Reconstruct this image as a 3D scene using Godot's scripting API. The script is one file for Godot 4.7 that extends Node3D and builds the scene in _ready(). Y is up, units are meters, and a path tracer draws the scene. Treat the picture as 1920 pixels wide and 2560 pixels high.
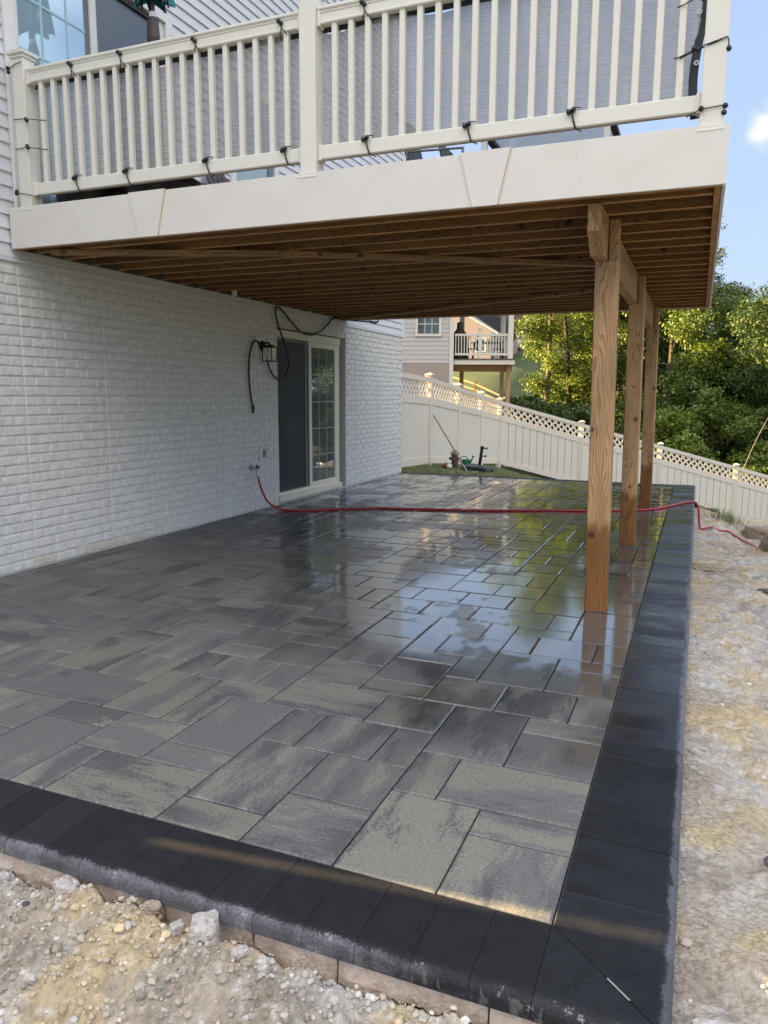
extends Node3D

# ---------------------------------------------------------------- mesh helper
class MB:
	var v := PackedVector3Array()
	var n := PackedVector3Array()
	var uv := PackedVector2Array()
	var c := PackedColorArray()
	var ix := PackedInt32Array()
	var col := Color.WHITE
	var off := Vector2.ZERO

	func vert(p: Vector3, nn: Vector3, t: Vector2) -> int:
		v.append(p)
		n.append(nn)
		uv.append(t + off)
		c.append(col)
		return v.size() - 1

	# a, b, c, d counter-clockwise seen from outside; "out" flips it when it is not
	func quad(a: Vector3, b: Vector3, cc: Vector3, d: Vector3, out := Vector3.ZERO, ta := Vector2.ZERO, tb := Vector2.ZERO, tc := Vector2.ZERO, td := Vector2.ZERO) -> void:
		var nn := (b - a).cross(cc - a)
		if nn.length_squared() < 1e-16:
			nn = (cc - a).cross(d - a)
		nn = nn.normalized()
		if out != Vector3.ZERO and nn.dot(out) < 0.0:
			nn = -nn
			var s := vert(a, nn, ta)
			vert(b, nn, tb)
			vert(cc, nn, tc)
			vert(d, nn, td)
			ix.append_array([s, s + 1, s + 2, s, s + 2, s + 3])
		else:
			var s := vert(a, nn, ta)
			vert(b, nn, tb)
			vert(cc, nn, tc)
			vert(d, nn, td)
			ix.append_array([s, s + 2, s + 1, s, s + 3, s + 2])

	func tri(a: Vector3, b: Vector3, cc: Vector3, out := Vector3.ZERO) -> void:
		var nn := (b - a).cross(cc - a).normalized()
		var flip := out != Vector3.ZERO and nn.dot(out) < 0.0
		if flip:
			nn = -nn
		var s := vert(a, nn, Vector2(a.x, a.z))
		vert(b, nn, Vector2(b.x, b.z))
		vert(cc, nn, Vector2(cc.x, cc.z))
		if flip:
			ix.append_array([s, s + 1, s + 2])
		else:
			ix.append_array([s, s + 2, s + 1])

	# box with chamfered edges; uv in metres, the longest axis runs along v
	func box(ctr: Vector3, size: Vector3, ch := 0.0, t := Transform3D.IDENTITY) -> void:
		var h := size * 0.5
		var la := size.max_axis_index()
		for ax in 3:
			var b := (ax + 1) % 3
			var d := (ax + 2) % 3
			for sg in [-1.0, 1.0]:
				var p := []
				var q := []
				for k in 4:
					var e := Vector3.ZERO
					e[ax] = sg * h[ax]
					e[b] = (h[b] - ch) * (1.0 if k == 1 or k == 2 else -1.0)
					e[d] = (h[d] - ch) * (1.0 if k >= 2 else -1.0)
					var tv := Vector2(e[b], e[d])
					if la == b:
						tv = Vector2(e[d], e[b])
					q.append(tv + Vector2(0.173 * ax + 0.31 * sg, 0.41 * ax))
					p.append(t * (ctr + e))
				var o := Vector3.ZERO
				o[ax] = sg
				quad(p[0], p[1], p[2], p[3], t.basis * o, q[0], q[1], q[2], q[3])
		if ch <= 0.0:
			return
		for ax in 3:
			var b := (ax + 1) % 3
			var d := (ax + 2) % 3
			for sb in [-1.0, 1.0]:
				for sd in [-1.0, 1.0]:
					var p := []
					var q := []
					for k in 4:
						var e := Vector3.ZERO
						e[ax] = (h[ax] - ch) * (1.0 if k == 1 or k == 2 else -1.0)
						e[b] = sb * (h[b] if k < 2 else h[b] - ch)
						e[d] = sd * (h[d] - ch if k < 2 else h[d])
						q.append(Vector2(e[b] + e[d], e[ax]))
						p.append(t * (ctr + e))
					var o := Vector3.ZERO
					o[b] = sb
					o[d] = sd
					quad(p[0], p[1], p[2], p[3], t.basis * o, q[0], q[1], q[2], q[3])
		for sx in [-1.0, 1.0]:
			for sy in [-1.0, 1.0]:
				for sz in [-1.0, 1.0]:
					var s := Vector3(sx, sy, sz)
					var p1 := Vector3(h.x, h.y - ch, h.z - ch) * s
					var p2 := Vector3(h.x - ch, h.y, h.z - ch) * s
					var p3 := Vector3(h.x - ch, h.y - ch, h.z) * s
					tri(t * (ctr + p1), t * (ctr + p2), t * (ctr + p3), t.basis * s)

	# a beam of rectangular section from p to q
	func bar(p: Vector3, q: Vector3, w: float, hgt: float, ch := 0.0, up := Vector3.UP) -> void:
		var z := (q - p)
		var l := z.length()
		z = z / l
		var x := up.cross(z)
		if x.length() < 0.01:
			x = Vector3.RIGHT
		x = x.normalized()
		var y := z.cross(x)
		box(Vector3.ZERO, Vector3(w, hgt, l), ch, Transform3D(Basis(x, y, z), (p + q) * 0.5))

	func tube(pts: PackedVector3Array, r0: float, r1 := -1.0, sides := 8, cap := true) -> void:
		if r1 < 0.0:
			r1 = r0
		var k := pts.size()
		var side := Vector3.ZERO
		var first := v.size()
		var run := 0.0
		for i in k:
			var dir := (pts[mini(i + 1, k - 1)] - pts[maxi(i - 1, 0)]).normalized()
			if side == Vector3.ZERO:
				side = dir.cross(Vector3.UP if absf(dir.y) < 0.9 else Vector3.RIGHT).normalized()
			else:
				side = (side - dir * side.dot(dir)).normalized()
			var other := dir.cross(side)
			var r := lerpf(r0, r1, float(i) / (k - 1))
			if i > 0:
				run += pts[i].distance_to(pts[i - 1])
			for s in sides + 1:
				var a := TAU * s / sides
				var o := side * cos(a) + other * sin(a)
				vert(pts[i] + o * r, o, Vector2(r0 * a, run))
		for i in k - 1:
			for s in sides:
				var p := first + i * (sides + 1) + s
				var q := p + sides + 1
				ix.append_array([p, q, p + 1, p + 1, q, q + 1])
		if cap:
			for e in 2:
				var ct: Vector3 = pts[0] if e == 0 else pts[k - 1]
				var base := first + (0 if e == 0 else (k - 1) * (sides + 1))
				var nn: Vector3 = (pts[0] - pts[1]).normalized() if e == 0 else (pts[k - 1] - pts[k - 2]).normalized()
				var m := vert(ct, nn, Vector2.ZERO)
				for s in sides:
					var a := vert(v[base + s], nn, Vector2.ZERO)
					var b := vert(v[base + s + 1], nn, Vector2.ZERO)
					if e == 0:
						ix.append_array([m, a, b])
					else:
						ix.append_array([m, b, a])

	# profile of (radius, height) turned round the y axis of t
	func lathe(pr: PackedVector2Array, segs := 20, t := Transform3D.IDENTITY) -> void:
		for i in pr.size() - 1:
			var a := pr[i]
			var b := pr[i + 1]
			var dn := Vector2(b.y - a.y, a.x - b.x).normalized()
			for s in segs:
				var a0 := TAU * s / segs
				var a1 := TAU * (s + 1) / segs
				var d0 := Vector3(cos(a0), 0, sin(a0))
				var d1 := Vector3(cos(a1), 0, sin(a1))
				var n0 := (t.basis * (d0 * dn.x + Vector3.UP * dn.y)).normalized()
				var n1 := (t.basis * (d1 * dn.x + Vector3.UP * dn.y)).normalized()
				var s0 := vert(t * (d0 * a.x + Vector3.UP * a.y), n0, Vector2(a0, a.y))
				vert(t * (d1 * a.x + Vector3.UP * a.y), n1, Vector2(a1, a.y))
				vert(t * (d1 * b.x + Vector3.UP * b.y), n1, Vector2(a1, b.y))
				vert(t * (d0 * b.x + Vector3.UP * b.y), n0, Vector2(a0, b.y))
				ix.append_array([s0, s0 + 1, s0 + 2, s0, s0 + 2, s0 + 3])

	func ball(ctr: Vector3, r: float, segs := 12, squash := 1.0) -> void:
		var pr := PackedVector2Array()
		for i in 9:
			var a := -PI / 2 + PI * i / 8
			pr.append(Vector2(maxf(cos(a), 0.0001), sin(a) * squash) * r)
		lathe(pr, segs, Transform3D(Basis.IDENTITY, ctr))

	# flat polygon in the xy plane of t, given depth along z
	func prism(poly: PackedVector2Array, depth: float, t := Transform3D.IDENTITY) -> void:
		var tris := Geometry2D.triangulate_polygon(poly)
		var k := poly.size()
		for e in 2:
			var z := 0.0 if e == 0 else depth
			var o := t.basis * Vector3(0, 0, -1.0 if e == 0 else 1.0)
			for i in range(0, tris.size(), 3):
				var p := []
				for j in 3:
					var q := poly[tris[i + j]]
					p.append(t * Vector3(q.x, q.y, z))
				tri(p[0], p[1], p[2], o)
		var ccw := not Geometry2D.is_polygon_clockwise(poly)
		for i in k:
			var a := poly[i]
			var b := poly[(i + 1) % k]
			var e := b - a
			var o2 := Vector2(e.y, -e.x) if ccw else Vector2(-e.y, e.x)
			quad(t * Vector3(a.x, a.y, 0), t * Vector3(b.x, b.y, 0), t * Vector3(b.x, b.y, depth), t * Vector3(a.x, a.y, depth), t.basis * Vector3(o2.x, o2.y, 0), a, b, b, a)

	func mesh(m: Material) -> ArrayMesh:
		var ar := []
		ar.resize(Mesh.ARRAY_MAX)
		ar[Mesh.ARRAY_VERTEX] = v
		ar[Mesh.ARRAY_NORMAL] = n
		ar[Mesh.ARRAY_TEX_UV] = uv
		ar[Mesh.ARRAY_COLOR] = c
		ar[Mesh.ARRAY_INDEX] = ix
		var am := ArrayMesh.new()
		am.add_surface_from_arrays(Mesh.PRIMITIVE_TRIANGLES, ar)
		am.surface_set_material(0, m)
		return am

# ---------------------------------------------------------------- scene helpers
var M := {}
var rng := RandomNumberGenerator.new()
var nz := FastNoiseLite.new()
var nf := FastNoiseLite.new()

func part(called: String, mb: MB, m: Material, parent: Node) -> MeshInstance3D:
	var o := MeshInstance3D.new()
	o.name = called
	o.mesh = mb.mesh(m)
	parent.add_child(o, true)
	return o

func put(called: String, mesh: Mesh, parent: Node, pos := Vector3.ZERO) -> MeshInstance3D:
	var o := MeshInstance3D.new()
	o.name = called
	o.mesh = mesh
	o.position = pos
	parent.add_child(o, true)
	return o

func tag(o: Node, label: String, category: String, group := "", kind := "") -> void:
	o.set_meta("label", label)
	o.set_meta("category", category)
	if group:
		o.set_meta("group", group)
	if kind:
		o.set_meta("kind", kind)

func thing(called: String, label: String, category: String, at := Vector3.ZERO, group := "") -> Node3D:
	var o := Node3D.new()
	o.name = called
	o.position = at
	add_child(o, true)
	tag(o, label, category, group)
	return o

func rnd(a: float, b: float) -> float:
	return rng.randf_range(a, b)

func lin(r: float, g: float, b: float) -> Color:
	return Color(r, g, b).linear_to_srgb()

func mat(called: String, r: float, g: float, b: float, rough := 0.7, metal := 0.0) -> StandardMaterial3D:
	var m := StandardMaterial3D.new()
	m.resource_name = called
	m.albedo_color = lin(r, g, b)
	m.roughness = rough
	m.metallic = metal
	M[called] = m
	return m

func noise_tex(freq: float, seed_: int, lo: Color, hi: Color, octaves := 5, size := 512) -> NoiseTexture2D:
	var f := FastNoiseLite.new()
	f.seed = seed_
	f.frequency = freq
	f.fractal_octaves = octaves
	var t := NoiseTexture2D.new()
	t.width = size
	t.height = size
	t.seamless = true
	t.noise = f
	var g := Gradient.new()
	g.set_color(0, lo)
	g.set_color(1, hi)
	t.color_ramp = g
	return t

func bump(m: StandardMaterial3D, tex: Texture2D, cm: float) -> void:
	m.heightmap_enabled = true
	m.heightmap_texture = tex
	m.heightmap_scale = cm

func world_uv(m: StandardMaterial3D, per_metre: float) -> void:
	m.uv1_triplanar = true
	m.uv1_world_triplanar = true
	m.uv1_scale = Vector3.ONE * per_metre

func smooth(a: float, b: float, x: float) -> float:
	var t := clampf((x - a) / (b - a), 0.0, 1.0)
	return t * t * (3.0 - 2.0 * t)

func srgb8(x: float) -> int:
	x = clampf(x, 0.0, 1.0)
	return int(255.0 * (12.92 * x if x <= 0.0031308 else 1.055 * pow(x, 1.0 / 2.4) - 0.055) + 0.5)

# ---------------------------------------------------------------- the scene
const CLOUD := Vector3(0.046, 0.289, -0.956)   # direction of the small cloud over the woods
const WALL := -5.04        # plane of the brick wall
const SUN_DIR := Vector3(0.948, -0.29, -0.10)

func _ready() -> void:
	rng.seed = 7
	var cam := Camera3D.new()
	cam.name = "camera"
	cam.fov = 68.2
	cam.near = 0.05
	cam.far = 400.0
	cam.rotation = Vector3(-0.1552, 0.3906, 0.0047)
	cam.position = Vector3(0, 1.45, 0)
	add_child(cam)
	cam.current = true
	var we := WorldEnvironment.new()
	we.name = "world_environment"
	var env := Environment.new()
	env.tonemap_mode = Environment.TONE_MAPPER_LINEAR
	env.tonemap_exposure = 6.4
	env.background_mode = Environment.BG_SKY
	env.background_energy_multiplier = 1.0
	var sky := Sky.new()
	var pan := PanoramaSkyMaterial.new()
	pan.panorama = sky_picture()
	sky.sky_material = pan
	env.sky = sky
	env.sdfgi_enabled = true
	env.ssao_enabled = true
	env.ssil_enabled = true
	we.environment = env
	add_child(we)
	var sun := DirectionalLight3D.new()
	sun.name = "sun"
	sun.light_color = Color(1.0, 0.85, 0.60)
	sun.light_energy = 1.5
	sun.light_angular_distance = 0.5
	sun.shadow_enabled = true
	sun.basis = Basis.looking_at(SUN_DIR)
	add_child(sun)

	nz.seed = 11
	nz.frequency = 1.0
	nz.fractal_octaves = 4
	nf.seed = 23
	nf.frequency = 1.0
	nf.fractal_octaves = 2
	materials()
	ground()
	patio()
	house()
	deck()
	deck_furniture()
	wall_things()
	hose()
	fence()
	added_slit_fence()
	yard_things()
	rocks()
	neighbours()
	woods()

func sky_picture() -> ImageTexture:
	var w := 1024
	var h := 512
	var im := Image.create(w, h, false, Image.FORMAT_RGBF)
	var f := FastNoiseLite.new()
	f.seed = 5
	f.frequency = 1.0
	f.fractal_octaves = 5
	var toward := -SUN_DIR.normalized()
	for y in h:
		var up := (0.5 - (y + 0.5) / h) * PI
		var sy := sin(up)
		for x in w:
			var a := (x + 0.5) / w * TAU
			var d := Vector3(sin(a) * cos(up), sy, -cos(a) * cos(up))
			var t := pow(clampf(sy, 0.0, 1.0), 0.55)
			var c := Color(0.116, 0.142, 0.170).lerp(Color(0.052, 0.080, 0.143), t)
			var g := pow(maxf(d.dot(toward), 0.0), 5.0)
			c = c + Color(0.22, 0.17, 0.10) * g
			if sy > 0.02:
				var p := Vector2(d.x, d.z) / (sy + 0.25)
				var k := f.get_noise_3d(p.x * 1.1 + 3.0, p.y * 1.1 + 1.7, 0.0)
				# bright cloud added out of view as fill light, thinned beyond the woods
				var open_sky := smooth(0.76, 0.93, d.dot(Vector3(0.08, 0.33, -0.94)))
				var cl := smooth(-0.42 + 0.72 * open_sky, 0.30 + 0.3 * open_sky, k) * (1.0 - open_sky) * lerpf(0.12, 1.0, smooth(0.30, 0.48, sy)) * smooth(0.02, 0.12, sy)
				c = c.lerp(Color(0.50, 0.485, 0.475), cl * 0.9)
				var puff := smooth(0.99955, 0.99996, d.dot(CLOUD) + 0.0005 * f.get_noise_3d(d.x * 24.0, d.y * 50.0, d.z * 24.0))
				c = c.lerp(Color(0.205, 0.203, 0.20), puff * 0.9)
			if sy < 0.0:
				c = Color(0.06, 0.06, 0.05)
			im.set_pixel(x, y, c)
	return ImageTexture.create_from_image(im)

func wood_picture() -> ImageTexture:
	var w := 512
	var h := 1024
	var data := PackedByteArray()
	data.resize(w * h * 3)
	var knots := []
	for i in 13:
		knots.append([rnd(0.02, 0.54), rnd(0.05, 2.55), rnd(0.011, 0.026)])
	for y in h:
		var ym := (y + 0.5) / h * 2.6
		var near := []
		for k in knots:
			if absf(k[1] - ym) < 0.3:
				near.append(k)
		for x in w:
			var xm := (x + 0.5) / w * 0.56
			var warp := 0.0
			var core := 0.0
			for k in near:
				var kx: float = k[0]
				var ky: float = k[1]
				var kr: float = k[2]
				var dx := xm - kx
				var dy := (ym - ky) * 0.42
				var d2 := (dx * dx + dy * dy) / (kr * kr)
				if d2 < 14.0:
					warp += exp(-d2 * 0.33) * signf(dx) * kr * 1.5
					var dd := (dx * dx + (ym - ky) * (ym - ky) * 0.7) / (kr * kr)
					core = maxf(core, 1.0 - smooth(0.55, 1.0, dd))
			var face := floorf(xm / 0.14)
			var lx := xm - face * 0.14 - 0.07
			var q := (lx - warp) * 46.0 + nz.get_noise_2d(xm * 3.0, ym * 0.55 + face * 9.0) * 6.0 + nz.get_noise_2d(xm * 14.0, ym * 1.1) * 0.5 + absf(lx) * lx * 260.0
			var ring := q - floorf(q)
			var late := smooth(0.35, 0.95, ring) * (1.0 - smooth(0.95, 1.0, ring))
			var fib := nf.get_noise_2d(xm * 420.0, ym * 9.0)
			var big := nz.get_noise_2d(xm * 6.0 + 40.0, ym * 1.2)
			var k2 := 1.0 + fib * 0.16 + big * 0.42
			var r := lerpf(0.50, 0.29, late) * k2
			var g := lerpf(0.345, 0.17, late) * k2
			var b := lerpf(0.205, 0.08, late) * k2
			if core > 0.0:
				r = lerpf(r, 0.10, core * 0.85)
				g = lerpf(g, 0.045, core * 0.85)
				b = lerpf(b, 0.018, core * 0.85)
			var o := (y * w + x) * 3
			data[o] = srgb8(r)
			data[o + 1] = srgb8(g)
			data[o + 2] = srgb8(b)
	return ImageTexture.create_from_image(Image.create_from_data(w, h, false, Image.FORMAT_RGB8, data))

func materials() -> void:
	var rough_bump := noise_tex(0.035, 3, Color.BLACK, Color.WHITE, 5)
	var fine_bump := noise_tex(0.09, 4, Color.BLACK, Color.WHITE, 4)
	var mottling := noise_tex(0.012, 9, Color(0.86, 0.86, 0.86), Color(1.0, 1.0, 1.0), 5)
	var m := mat("white_brick", 0.84, 0.815, 0.775, 0.75)
	bump(m, rough_bump, 0.24)
	m.albedo_texture = mottling
	world_uv(m, 1.7)
	m = mat("stained_brick", 0.76, 0.71, 0.60, 0.8)
	bump(m, rough_bump, 0.24)
	m.albedo_texture = mottling
	world_uv(m, 1.7)
	m = mat("shaded_brick", 0.64, 0.61, 0.57, 0.78)
	bump(m, rough_bump, 1.6)
	m.albedo_texture = mottling
	world_uv(m, 1.9)
	m = mat("mortar", 0.68, 0.66, 0.625, 0.9)
	bump(m, fine_bump, 0.5)
	world_uv(m, 2.0)
	m = mat("siding", 0.70, 0.69, 0.715, 0.5)
	bump(m, noise_tex(0.02, 8, Color.BLACK, Color.WHITE, 4), 0.12)
	world_uv(m, 1.2)
	mat("cream_vinyl", 0.74, 0.71, 0.625, 0.42)
	m = mat("fascia", 0.75, 0.71, 0.65, 0.5)
	m.albedo_texture = noise_tex(0.006, 31, Color(0.975, 0.97, 0.965), Color(1, 1, 1), 5)
	world_uv(m, 0.9)
	mat("white_trim", 0.79, 0.77, 0.73, 0.45)
	mat("door_frame", 0.76, 0.71, 0.58, 0.45)
	mat("peach_edge", 0.70, 0.55, 0.42, 0.7)
	mat("black_plastic", 0.012, 0.012, 0.014, 0.32)
	mat("black_rubber", 0.018, 0.017, 0.016, 0.5)
	mat("dark_bronze", 0.02, 0.017, 0.015, 0.4, 0.6)
	mat("white_plastic", 0.72, 0.72, 0.70, 0.35)
	mat("grey_plastic", 0.16, 0.17, 0.18, 0.4)
	mat("brass_grey", 0.45, 0.44, 0.40, 0.35, 0.9)
	mat("galvanised", 0.42, 0.43, 0.44, 0.42, 0.9)
	mat("red_hose", 0.40, 0.018, 0.028, 0.35)
	m = mat("clear_plastic", 0.9, 0.9, 0.9, 0.1)
	m.transparency = BaseMaterial3D.TRANSPARENCY_ALPHA
	m.albedo_color.a = 0.3
	m = mat("lantern_glass", 0.9, 0.9, 0.9, 0.08)
	m.transparency = BaseMaterial3D.TRANSPARENCY_ALPHA
	m.albedo_color.a = 0.12
	# coated double glazing: a strong mirror of the yard and the sky
	mat("door_glass", 0.36, 0.38, 0.38, 0.02, 0.75)
	mat("sky_glass", 0.50, 0.66, 0.76, 0.03, 0.45)  # part of the sky reflection put into a pale blue base colour
	m = mat("insect_screen", 0.035, 0.035, 0.037, 0.6)
	m.transparency = BaseMaterial3D.TRANSPARENCY_ALPHA
	m.albedo_color.a = 0.80
	mat("door_muntin", 0.40, 0.42, 0.38, 0.5)
	mat("mortar_grey", 0.30, 0.30, 0.30, 0.9)
	mat("sky_muntin", 0.42, 0.62, 0.68, 0.5)  # white bars coloured with the blue of the reflected sky
	mat("screen_glass", 0.12, 0.135, 0.15, 0.25, 0.7)
	mat("blind", 0.36, 0.47, 0.50, 0.4)
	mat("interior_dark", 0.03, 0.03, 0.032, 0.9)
	# wood
	var wp := wood_picture()
	for d in [["post_wood", 0.90, 0.80, 0.65, 0.62], ["beam_wood", 0.82, 0.73, 0.56, 0.7], ["joist_wood", 0.88, 0.69, 0.42, 0.75], ["joist_wood_dark", 0.70, 0.54, 0.32, 0.75], ["board_wood", 0.24, 0.185, 0.13, 0.8], ["end_grain", 0.62, 0.56, 0.48, 0.8], ["brace_wood", 0.62, 0.54, 0.42, 0.75]]:
		m = mat(d[0], d[1], d[2], d[3], d[4])
		m.albedo_texture = wp
		m.uv1_scale = Vector3(1.0 / 0.56, 1.0 / 2.6, 1)
	M.post_wood.vertex_color_use_as_albedo = true
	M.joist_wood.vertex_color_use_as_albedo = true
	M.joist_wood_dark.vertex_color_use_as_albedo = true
	# shade cloth: a grey knitted mesh one can see light through
	m = mat("shade_cloth", 0.62, 0.615, 0.63, 0.8)
	m.transparency = BaseMaterial3D.TRANSPARENCY_ALPHA
	m.albedo_texture = cloth_picture()
	m.uv1_scale = Vector3(2.2, 2.2, 1)
	m.backlight_enabled = true
	m.backlight = Color(0.25, 0.25, 0.27)
	mat("cloth_hem", 0.035, 0.042, 0.048, 0.7)
	# ground
	m = mat("soil", 1, 1, 1, 0.92)
	m.vertex_color_use_as_albedo = true
	m.albedo_texture = noise_tex(0.02, 41, Color(0.70, 0.69, 0.68), Color(1, 1, 1), 6, 1024)
	bump(m, noise_tex(0.03, 42, Color.BLACK, Color.WHITE, 6, 1024), 1.0)
	world_uv(m, 1.6)
	m = mat("lawn", 1, 1, 1, 0.9)
	m.vertex_color_use_as_albedo = true
	m.albedo_texture = noise_tex(0.03, 43, Color(0.62, 0.64, 0.6), Color(1, 1, 1), 6)
	bump(m, noise_tex(0.06, 44, Color.BLACK, Color.WHITE, 5), 6.0)
	world_uv(m, 0.35)
	m = mat("bedding", 0.022, 0.021, 0.02, 0.95)
	for d in [["pale_stone", 0.68, 0.655, 0.63], ["tan_stone", 0.52, 0.44, 0.35], ["grey_stone", 0.13, 0.135, 0.145], ["rust_stone", 0.34, 0.21, 0.12], ["wall_stone", 0.80, 0.755, 0.70], ["boulder_stone", 0.46, 0.39, 0.30]]:
		m = mat(d[0], d[1], d[2], d[3], 0.88)
		m.albedo_texture = noise_tex(0.02, 51, Color(0.74, 0.70, 0.67), Color(1, 1, 1), 6)
		bump(m, rough_bump, 0.7)
		world_uv(m, 3.0)
	M.wall_stone.albedo_texture = noise_tex(0.012, 57, Color(0.86, 0.76, 0.70), Color(1, 0.98, 0.96), 6)
	M.wall_stone.heightmap_scale = 0.35
	m = mat("pebble", 1, 1, 1, 0.9)
	m.vertex_color_use_as_albedo = true
	# fence and the rest
	mat("fence_vinyl", 0.76, 0.675, 0.57, 0.42)
	mat("fence_board", 0.75, 0.68, 0.585, 0.45)
	mat("fence_groove_shade", 0.24, 0.21, 0.175, 0.7)  # shade in the grooves between boards, put into a darker colour
	mat("grass", 1, 1, 1, 0.7)
	M.grass.vertex_color_use_as_albedo = true
	M.grass.backlight_enabled = true
	M.grass.backlight = Color(0.12, 0.16, 0.04)
	mat("leaf", 1, 1, 1, 0.55)
	M.leaf.vertex_color_use_as_albedo = true
	M.leaf.backlight_enabled = true
	M.leaf.backlight = Color(0.62, 0.66, 0.12)
	m = mat("bark", 0.16, 0.125, 0.095, 0.9)
	m.albedo_texture = noise_tex(0.02, 61, Color(0.5, 0.48, 0.46), Color(1, 1, 1), 5)
	bump(m, rough_bump, 2.5)
	world_uv(m, 0.9)
	m = mat("pale_bark", 0.26, 0.225, 0.19, 0.9)
	m.albedo_texture = noise_tex(0.02, 62, Color(0.55, 0.52, 0.5), Color(1, 1, 1), 5)
	world_uv(m, 0.9)
	mat("neighbour_siding", 0.50, 0.46, 0.44, 0.55)
	mat("neighbour_brick", 0.40, 0.33, 0.29, 0.8)
	mat("neighbour_trim", 0.66, 0.62, 0.55, 0.5)
	mat("salmon_siding", 0.40, 0.32, 0.29, 0.6)
	mat("blue_grey_siding", 0.34, 0.37, 0.43, 0.6)
	mat("dark_shingle", 0.035, 0.037, 0.045, 0.85)
	mat("brown_shingle", 0.20, 0.175, 0.16, 0.85)
	mat("window_glass", 0.12, 0.14, 0.13, 0.04, 0.5)
	mat("teal_fabric", 0.03, 0.22, 0.24, 0.75)
	mat("brown_resin", 0.05, 0.03, 0.026, 0.5)
	mat("umbrella_pole", 0.045, 0.033, 0.03, 0.4)
	mat("green_plastic", 0.01, 0.17, 0.09, 0.4)
	mat("red_plastic", 0.18, 0.015, 0.025, 0.45)
	mat("hydrant_brown", 0.095, 0.06, 0.05, 0.6)
	mat("hydrant_cap", 0.20, 0.165, 0.145, 0.6)
	mat("rake_pole", 0.22, 0.17, 0.12, 0.55)
	mat("sling", 0.03, 0.032, 0.036, 0.7)
	m = mat("table_top", 0.75, 0.82, 0.86, 0.05)
	m.transparency = BaseMaterial3D.TRANSPARENCY_ALPHA
	m.albedo_color.a = 0.3

func cloth_picture() -> ImageTexture:
	var s := 512
	var data := PackedByteArray()
	data.resize(s * s * 4)
	for y in s:
		for x in s:
			var weave := 0.5 + 0.5 * sin(y * TAU / 4.0)
			var band := nf.get_noise_2d(x * 0.004, y * 0.11) * 0.5
			var fleck := nf.get_noise_2d(x * 0.7, y * 0.35)
			var k := clampf(0.86 + band * 0.25 + weave * 0.05, 0, 1)
			var a := 0.88 + band * 0.2 - maxf(fleck - 0.22, 0.0) * 0.9
			var o := (y * s + x) * 4
			data[o] = int(255 * k)
			data[o + 1] = int(255 * k)
			data[o + 2] = int(255 * k)
			data[o + 3] = int(255 * clampf(a, 0.3, 0.96))
	return ImageTexture.create_from_image(Image.create_from_data(s, s, false, Image.FORMAT_RGBA8, data))

# ---------------------------------------------------------------- terrain
func soil_edge(z: float) -> float:   # height of the soil where it meets the right edge of the patio
	var d := -z
	if d < 6.0:
		return -0.075
	return lerpf(-0.075, -0.42, smooth(6.0, 13.5, d))

func land(x: float, z: float) -> float:
	var d := -z
	# yard behind the patio, falling away from the house and to the right
	var back := -0.04 - 0.085 * (d - 15.0) * smooth(13.0, 17.0, d) - 0.256 * maxf(x + 5.15, 0.0) * smooth(12.0, 21.0, d) - 0.09 * maxf(x + 3.4, 0.0) * smooth(12.5, 14.5, d)
	var right := soil_edge(z) - 0.13 * maxf(x - 0.04, 0.0) - 0.02 * maxf(x - 2.0, 0.0)
	if d > 9.0:
		right -= 0.10 * smooth(0.1, 0.9, x) * smooth(9.0, 12.0, d)
	var y := back
	if x > 0.0:
		y = lerpf(right, back, smooth(11.5, 16.0, d))
	if d < 12.0 and x <= 0.0:
		y = -0.3
	if z > -1.62:
		y = lerpf(-0.090, -0.22, smooth(-1.64, -0.9, z)) - 0.03 * clampf(x, 0.0, 3.0)
	# far: a valley with trees on the right, the neighbour's lawn rising on the left
	if d > 20.0:
		var b := -2.6 - 0.035 * (d - 25.0)
		var a := -0.9 + maxf(d - 31.0, 0.0) * 0.16
		var far := lerpf(a, b, smooth(-15.0, 1.0, x))
		y = lerpf(y, far, smooth(20.0, 27.0, d))
	# the front yards lie a storey higher
	if x < -6.0 and d > 13.0:
		y += 3.0 * smooth(-6.5, -13.0, x) * (1.0 - smooth(24.0, 34.0, d))
	return maxf(y, -6.0)

func soil_color(x: float, z: float) -> Color:
	var a := nz.get_noise_2d(x * 0.9 + 5.0, z * 0.9)
	var b := nz.get_noise_2d(x * 2.6 - 9.0, z * 2.2)
	var f := nz.get_noise_2d(x * 14.0, z * 14.0)
	var c := Color(0.56, 0.485, 0.385)
	c = c.lerp(Color(0.66, 0.62, 0.565), smooth(-0.1, 0.35, a))            # pale clay
	c = c.lerp(Color(0.68, 0.53, 0.31), smooth(-0.06, 0.28, b) * 0.8)     # yellow sand
	c = c.lerp(Color(0.34, 0.285, 0.225), smooth(0.18, 0.5, -b + f * 0.3) * 0.7) # damp brown
	c = c.lerp(Color(0.64, 0.62, 0.585), smooth(0.22, 0.5, f + a * 0.4) * 0.8)
	return c * (1.0 + f * 0.35)

func lawn_color(x: float, z: float) -> Color:
	var a := nz.get_noise_2d(x * 0.25, z * 0.25)
	return Color(0.085, 0.135, 0.04).lerp(Color(0.15, 0.17, 0.065), smooth(-0.3, 0.4, a))

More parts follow.
